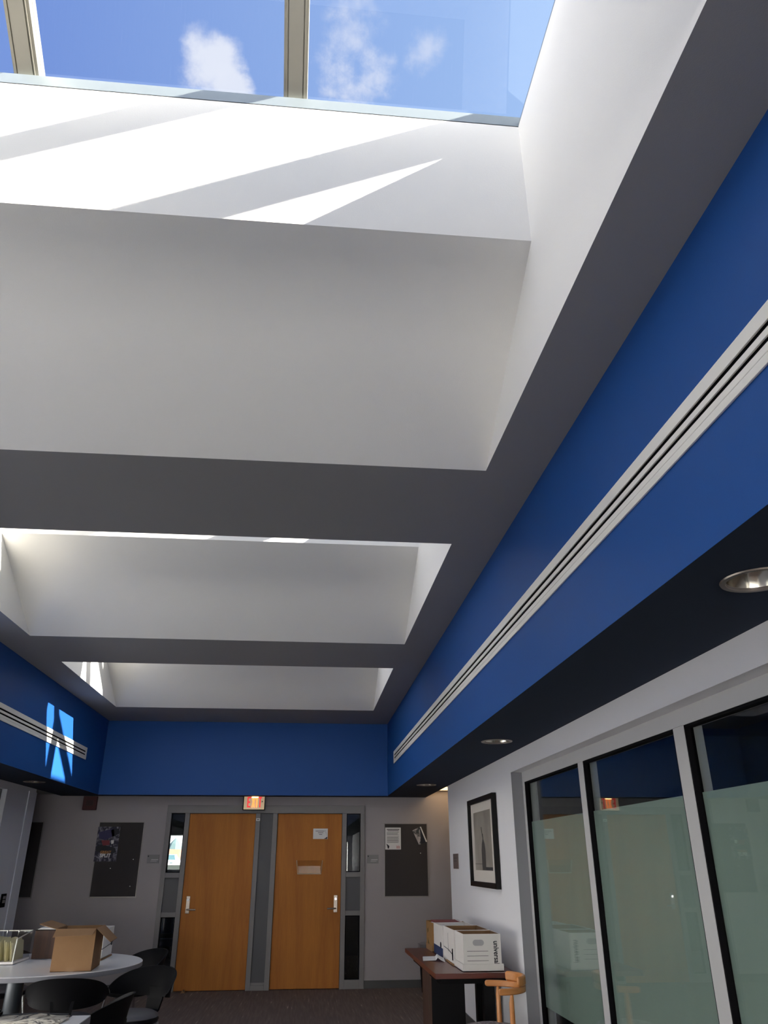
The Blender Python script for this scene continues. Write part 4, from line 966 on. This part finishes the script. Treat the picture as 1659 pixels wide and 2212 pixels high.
# ------------------------------------------------------------------ black tub chairs
def tub_chair():
    t = thing('tub_chair', 'black tub chair pushed under the front of the white round table', 'chair', group='black tub chairs')
    R0, n = 0.262, 40; A = math.radians(82)
    vi, vo = [], []
    def rim(th):
        u = th/A; c = max(0.0, 1-abs(u)**2.2)
        top = 0.595+0.150*c**0.8; bot = 0.570-0.035*c
        if top-bot < 0.03: top = bot+0.03
        return bot, top
    rows = 7; inner, outer = [], []
    for i in range(n+1):
        th = -A+2*A*i/n; bot, top = rim(th)
        for j in range(rows):
            v = j/(rows-1); z = bot+(top-bot)*v
            r = R0+0.010+0.045*v*v*math.cos(th*0.7)
            x, y = r*math.sin(th), -r*math.cos(th)
            inner.append((x, y, z)); k = 1+0.014/r; outer.append((x*k, y*k, z))
    mb = MB(); m = len(inner); vs = inner+outer; fs = []
    for i in range(n):
        for j in range(rows-1):
            a = i*rows+j; b = a+rows
            fs.append((a, a+1, b+1, b)); fs.append((m+a, m+b, m+b+1, m+a+1))
        fs.append((i*rows+rows-1, m+i*rows+rows-1, m+(i+1)*rows+rows-1, (i+1)*rows+rows-1)); fs.append((i*rows, (i+1)*rows, m+(i+1)*rows, m+i*rows))
    for j in range(rows-1):
        fs.append((j, m+j, m+j+1, j+1)); a = n*rows+j; fs.append((a, a+1, m+a+1, m+a))
    mb.add(vs, fs); obj('back_shell', mb, PLASTIC_K, t, local=True, smooth=True)
    mb = MB()
    pts = [(-0.268, 0.60), (-0.266, 0.52), (-0.245, 0.45), (-0.205, 0.412), (-0.12, 0.400)]
    for i in range(len(pts)-1):
        (ya, za), (yb2, zb2) = pts[i], pts[i+1]; wa, wb = 0.085-0.010*i, 0.085-0.010*(i+1)
        mb.hexa([(-wa, ya, za), (wa, ya, za), (wb, yb2, zb2), (-wb, yb2, zb2)], [(-wa, ya-0.014, za-0.008), (wa, ya-0.014, za-0.008), (wb, yb2-0.014, zb2-0.008), (-wb, yb2-0.014, zb2-0.008)])
    obj('back_support', mb, PLASTIC_K, t, local=True, smooth=True)
    obj('seat_cushion', MB().lathe([(0.001, 0.478), (0.10, 0.475), (0.17, 0.465), (0.205, 0.448), (0.213, 0.432), (0.205, 0.425), (0.001, 0.425)], (0, 0, 0), 40), SEATG, t, local=True, smooth=True)
    obj('seat_pan', MB().lathe([(0.001, 0.425), (0.210, 0.425), (0.218, 0.415), (0.205, 0.392), (0.16, 0.380), (0.001, 0.378)], (0, 0, 0), 40), PLASTIC_K, t, local=True, smooth=True)
    for sx in (-1, 1):
        for sy in (-1, 1): obj('leg', MB().tube([(sx*0.145, sy*0.145, 0.388), (sx*0.205, sy*0.205, 0.0)], [0.012, 0.010], 12), CHROME, t, local=True, smooth=True)
    return t
ch = tub_chair()
ch.location = (-1.765, 7.06, 0); ch.rotation_euler = (0, 0, 0.12)
def face(dx, dy): return math.atan2(dy, dx)-PI/2
dup(ch, (-1.295, 7.165, 0), face(-0.50, -0.86), 'black tub chair turned to the viewer at the right rim of the round table')
dup(ch, (-1.60, 8.62, 0), face(-0.75, -0.66), 'black tub chair at the far right of the round table near the left door')
dup(ch, (-1.40, 5.98, 0), face(-1.0, 0.05), 'nearest black tub chair between the two white tables')
dup(ch, (-2.78, 8.70, 0), face(0.5, -0.85), 'black tub chair behind the pedestal, mostly hidden by the round table')

# ------------------------------------------------------------------ room behind the left door and what its window shows
mb = MB(); mb.box(XLO, XLO+0.1, YW+0.12, 15.5, 0, 2.7); mb.box(3.0, 3.1, YW+0.12, 15.5, 0, 2.7); mb.box(XLO, 3.1, YW+0.12, 15.6, 2.6, 2.7)
mb.box(XLO, -3.1, 15.5, 15.6, 0, 2.7); mb.box(-1.5, 3.1, 15.5, 15.6, 0, 2.7); mb.box(-3.1, -1.5, 15.5, 15.6, 0, 1.36); mb.box(-3.1, -1.5, 15.5, 15.6, 1.985, 2.7)
mb.box(-0.55, -0.5, YW+0.12, 15.5, 0, 2.7)
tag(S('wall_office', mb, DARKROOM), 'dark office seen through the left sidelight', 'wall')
t = thing('window_14', 'office window seen through the upper left sidelight', 'window', (-2.3, 15.5, 1.36), kind='structure')
obj('pane', MB().box(-3.05, -1.55, 15.54, 15.546, 1.40, 1.97), SKYGLASS, t)
mb = MB(); mb.box(-3.1, -3.05, 15.48, 15.6, 1.36, 1.985); mb.box(-1.55, -1.5, 15.48, 15.6, 1.36, 1.985); mb.box(-3.1, -1.5, 15.46, 15.6, 1.36, 1.40); mb.box(-3.1, -1.5, 15.48, 15.6, 1.97, 1.985)
obj('frame', mb, ALU_LT, t)
G0 = 0.70
tag(S('ground_parking', MB().box(-70, 60, 15.7, 190, G0-0.2, G0), mat('asphalt', lin(96, 98, 98), 0.9, noise=0.15, nscale=4)), 'grey parking lot outside the office window', 'ground')
tag(obj('brick_building', MB().box(-70, 30, 120, 130, G0, 3.12), mat('pale_brick', lin(190, 130, 110), 0.9, noise=0.1, nscale=2)), 'low pale brick building across the parking lot', 'building')
tag(obj('office_block', MB().box(-80, 40, 170, 180, G0, 6.35), pattern_mat('grey_facade', lin(150, 160, 168), lin(190, 196, 204), 0.25, 0.4, 0.6, 0.8, 0.3)), 'tall grey building behind the brick building', 'building')
mb = MB()
for q in range(14):
    x = -46+4.2*q+random.uniform(-1, 1); hh = random.uniform(3.3, 4.6)
    mb.lathe([(0.01, hh), (0.9, hh*0.8), (1.7, hh*0.45), (2.0, hh*0.15), (0.3, 0.0)], (x, 138, G0), 9)
tag(obj('tree_line', mb, mat('hazy_tree_leaf', lin(84, 104, 108), 0.9, noise=0.2, nscale=0.6), kind='stuff'), 'row of dusky trees behind the brick building', 'trees')
def car(x, y):
    t = thing('car', 'white car parked outside the office window', 'car', (x, y, G0))
    W = mat('white_car_paint', lin(240, 240, 240), 0.25, noise=0.01); K = mat('car_window_glass', lin(70, 96, 104), 0.1, noise=0.02)
    mb = MB(); mb.prism([(x-0.95, y, G0+0.28), (x+0.95, y, G0+0.28), (x+0.97, y, G0+0.75), (x+0.86, y, G0+0.98), (x-0.86, y, G0+0.98), (x-0.97, y, G0+0.75)], (0, 4.4, 0)); obj('body', mb, W, t, bevel=0.05)
    mb = MB(); mb.hexa([(x-0.84, y+1.0, G0+0.97), (x+0.84, y+1.0, G0+0.97), (x+0.84, y+3.9, G0+0.97), (x-0.84, y+3.9, G0+0.97)], [(x-0.62, y+1.7, G0+1.45), (x+0.62, y+1.7, G0+1.45), (x+0.62, y+3.3, G0+1.45), (x-0.62, y+3.3, G0+1.45)]); obj('cabin', mb, K, t, bevel=0.03)
    obj('roof', MB().box(x-0.62, x+0.62, y+1.7, y+3.3, G0+1.45, G0+1.49), W, t)
    for sx in (-1, 1):
        obj('headlamp', MB().box(x+sx*0.62-0.14, x+sx*0.62+0.14, y-0.02, y+0.01, G0+0.64, G0+0.76), K, t)
        for dy in (0.8, 3.5): obj('wheel', MB().tube([(x+sx*0.78, y+dy, G0+0.32), (x+sx*0.95, y+dy, G0+0.32)], 0.32, 20), BLACK, t)
car(-13.6, 84.0)
tag(S('wall_parking', MB().box(-70, 60, 77.6, 78, G0, 1.245), mat('dark_retaining_wall', lin(58, 64, 62), 0.9, noise=0.1, nscale=3)), 'low dark retaining wall in front of the white car', 'wall')
t = thing('office_chair', 'dark chair glimpsed through the lower left sidelight', 'chair', (-2.0, 12.9, 0))
obj('seat', MB().box(-2.2, -1.75, 12.7, 13.15, 0.42, 0.49), mat('navy_fabric', lin(44, 54, 78), 0.8, noise=0.08, nscale=30), t, bevel=0.02)
obj('backrest', MB().box(-2.2, -1.75, 13.12, 13.18, 0.55, 0.95), MATS['navy_fabric'], t, bevel=0.02)
for sx in (-1, 1):
    for sy in (-1, 1): obj('leg', MB().tube([(-1.975+sx*0.19, 12.93+sy*0.19, 0), (-1.975+sx*0.19, 12.93+sy*0.19, 0.42)], 0.012, 10), CHROME, t)
mb = MB(); mb.tube([(-2.15, 13.14, 0.45), (-2.15, 13.15, 0.60)], 0.012, 8); mb.tube([(-1.80, 13.14, 0.45), (-1.80, 13.15, 0.60)], 0.012, 8); obj('back_post', mb, CHROME, t)
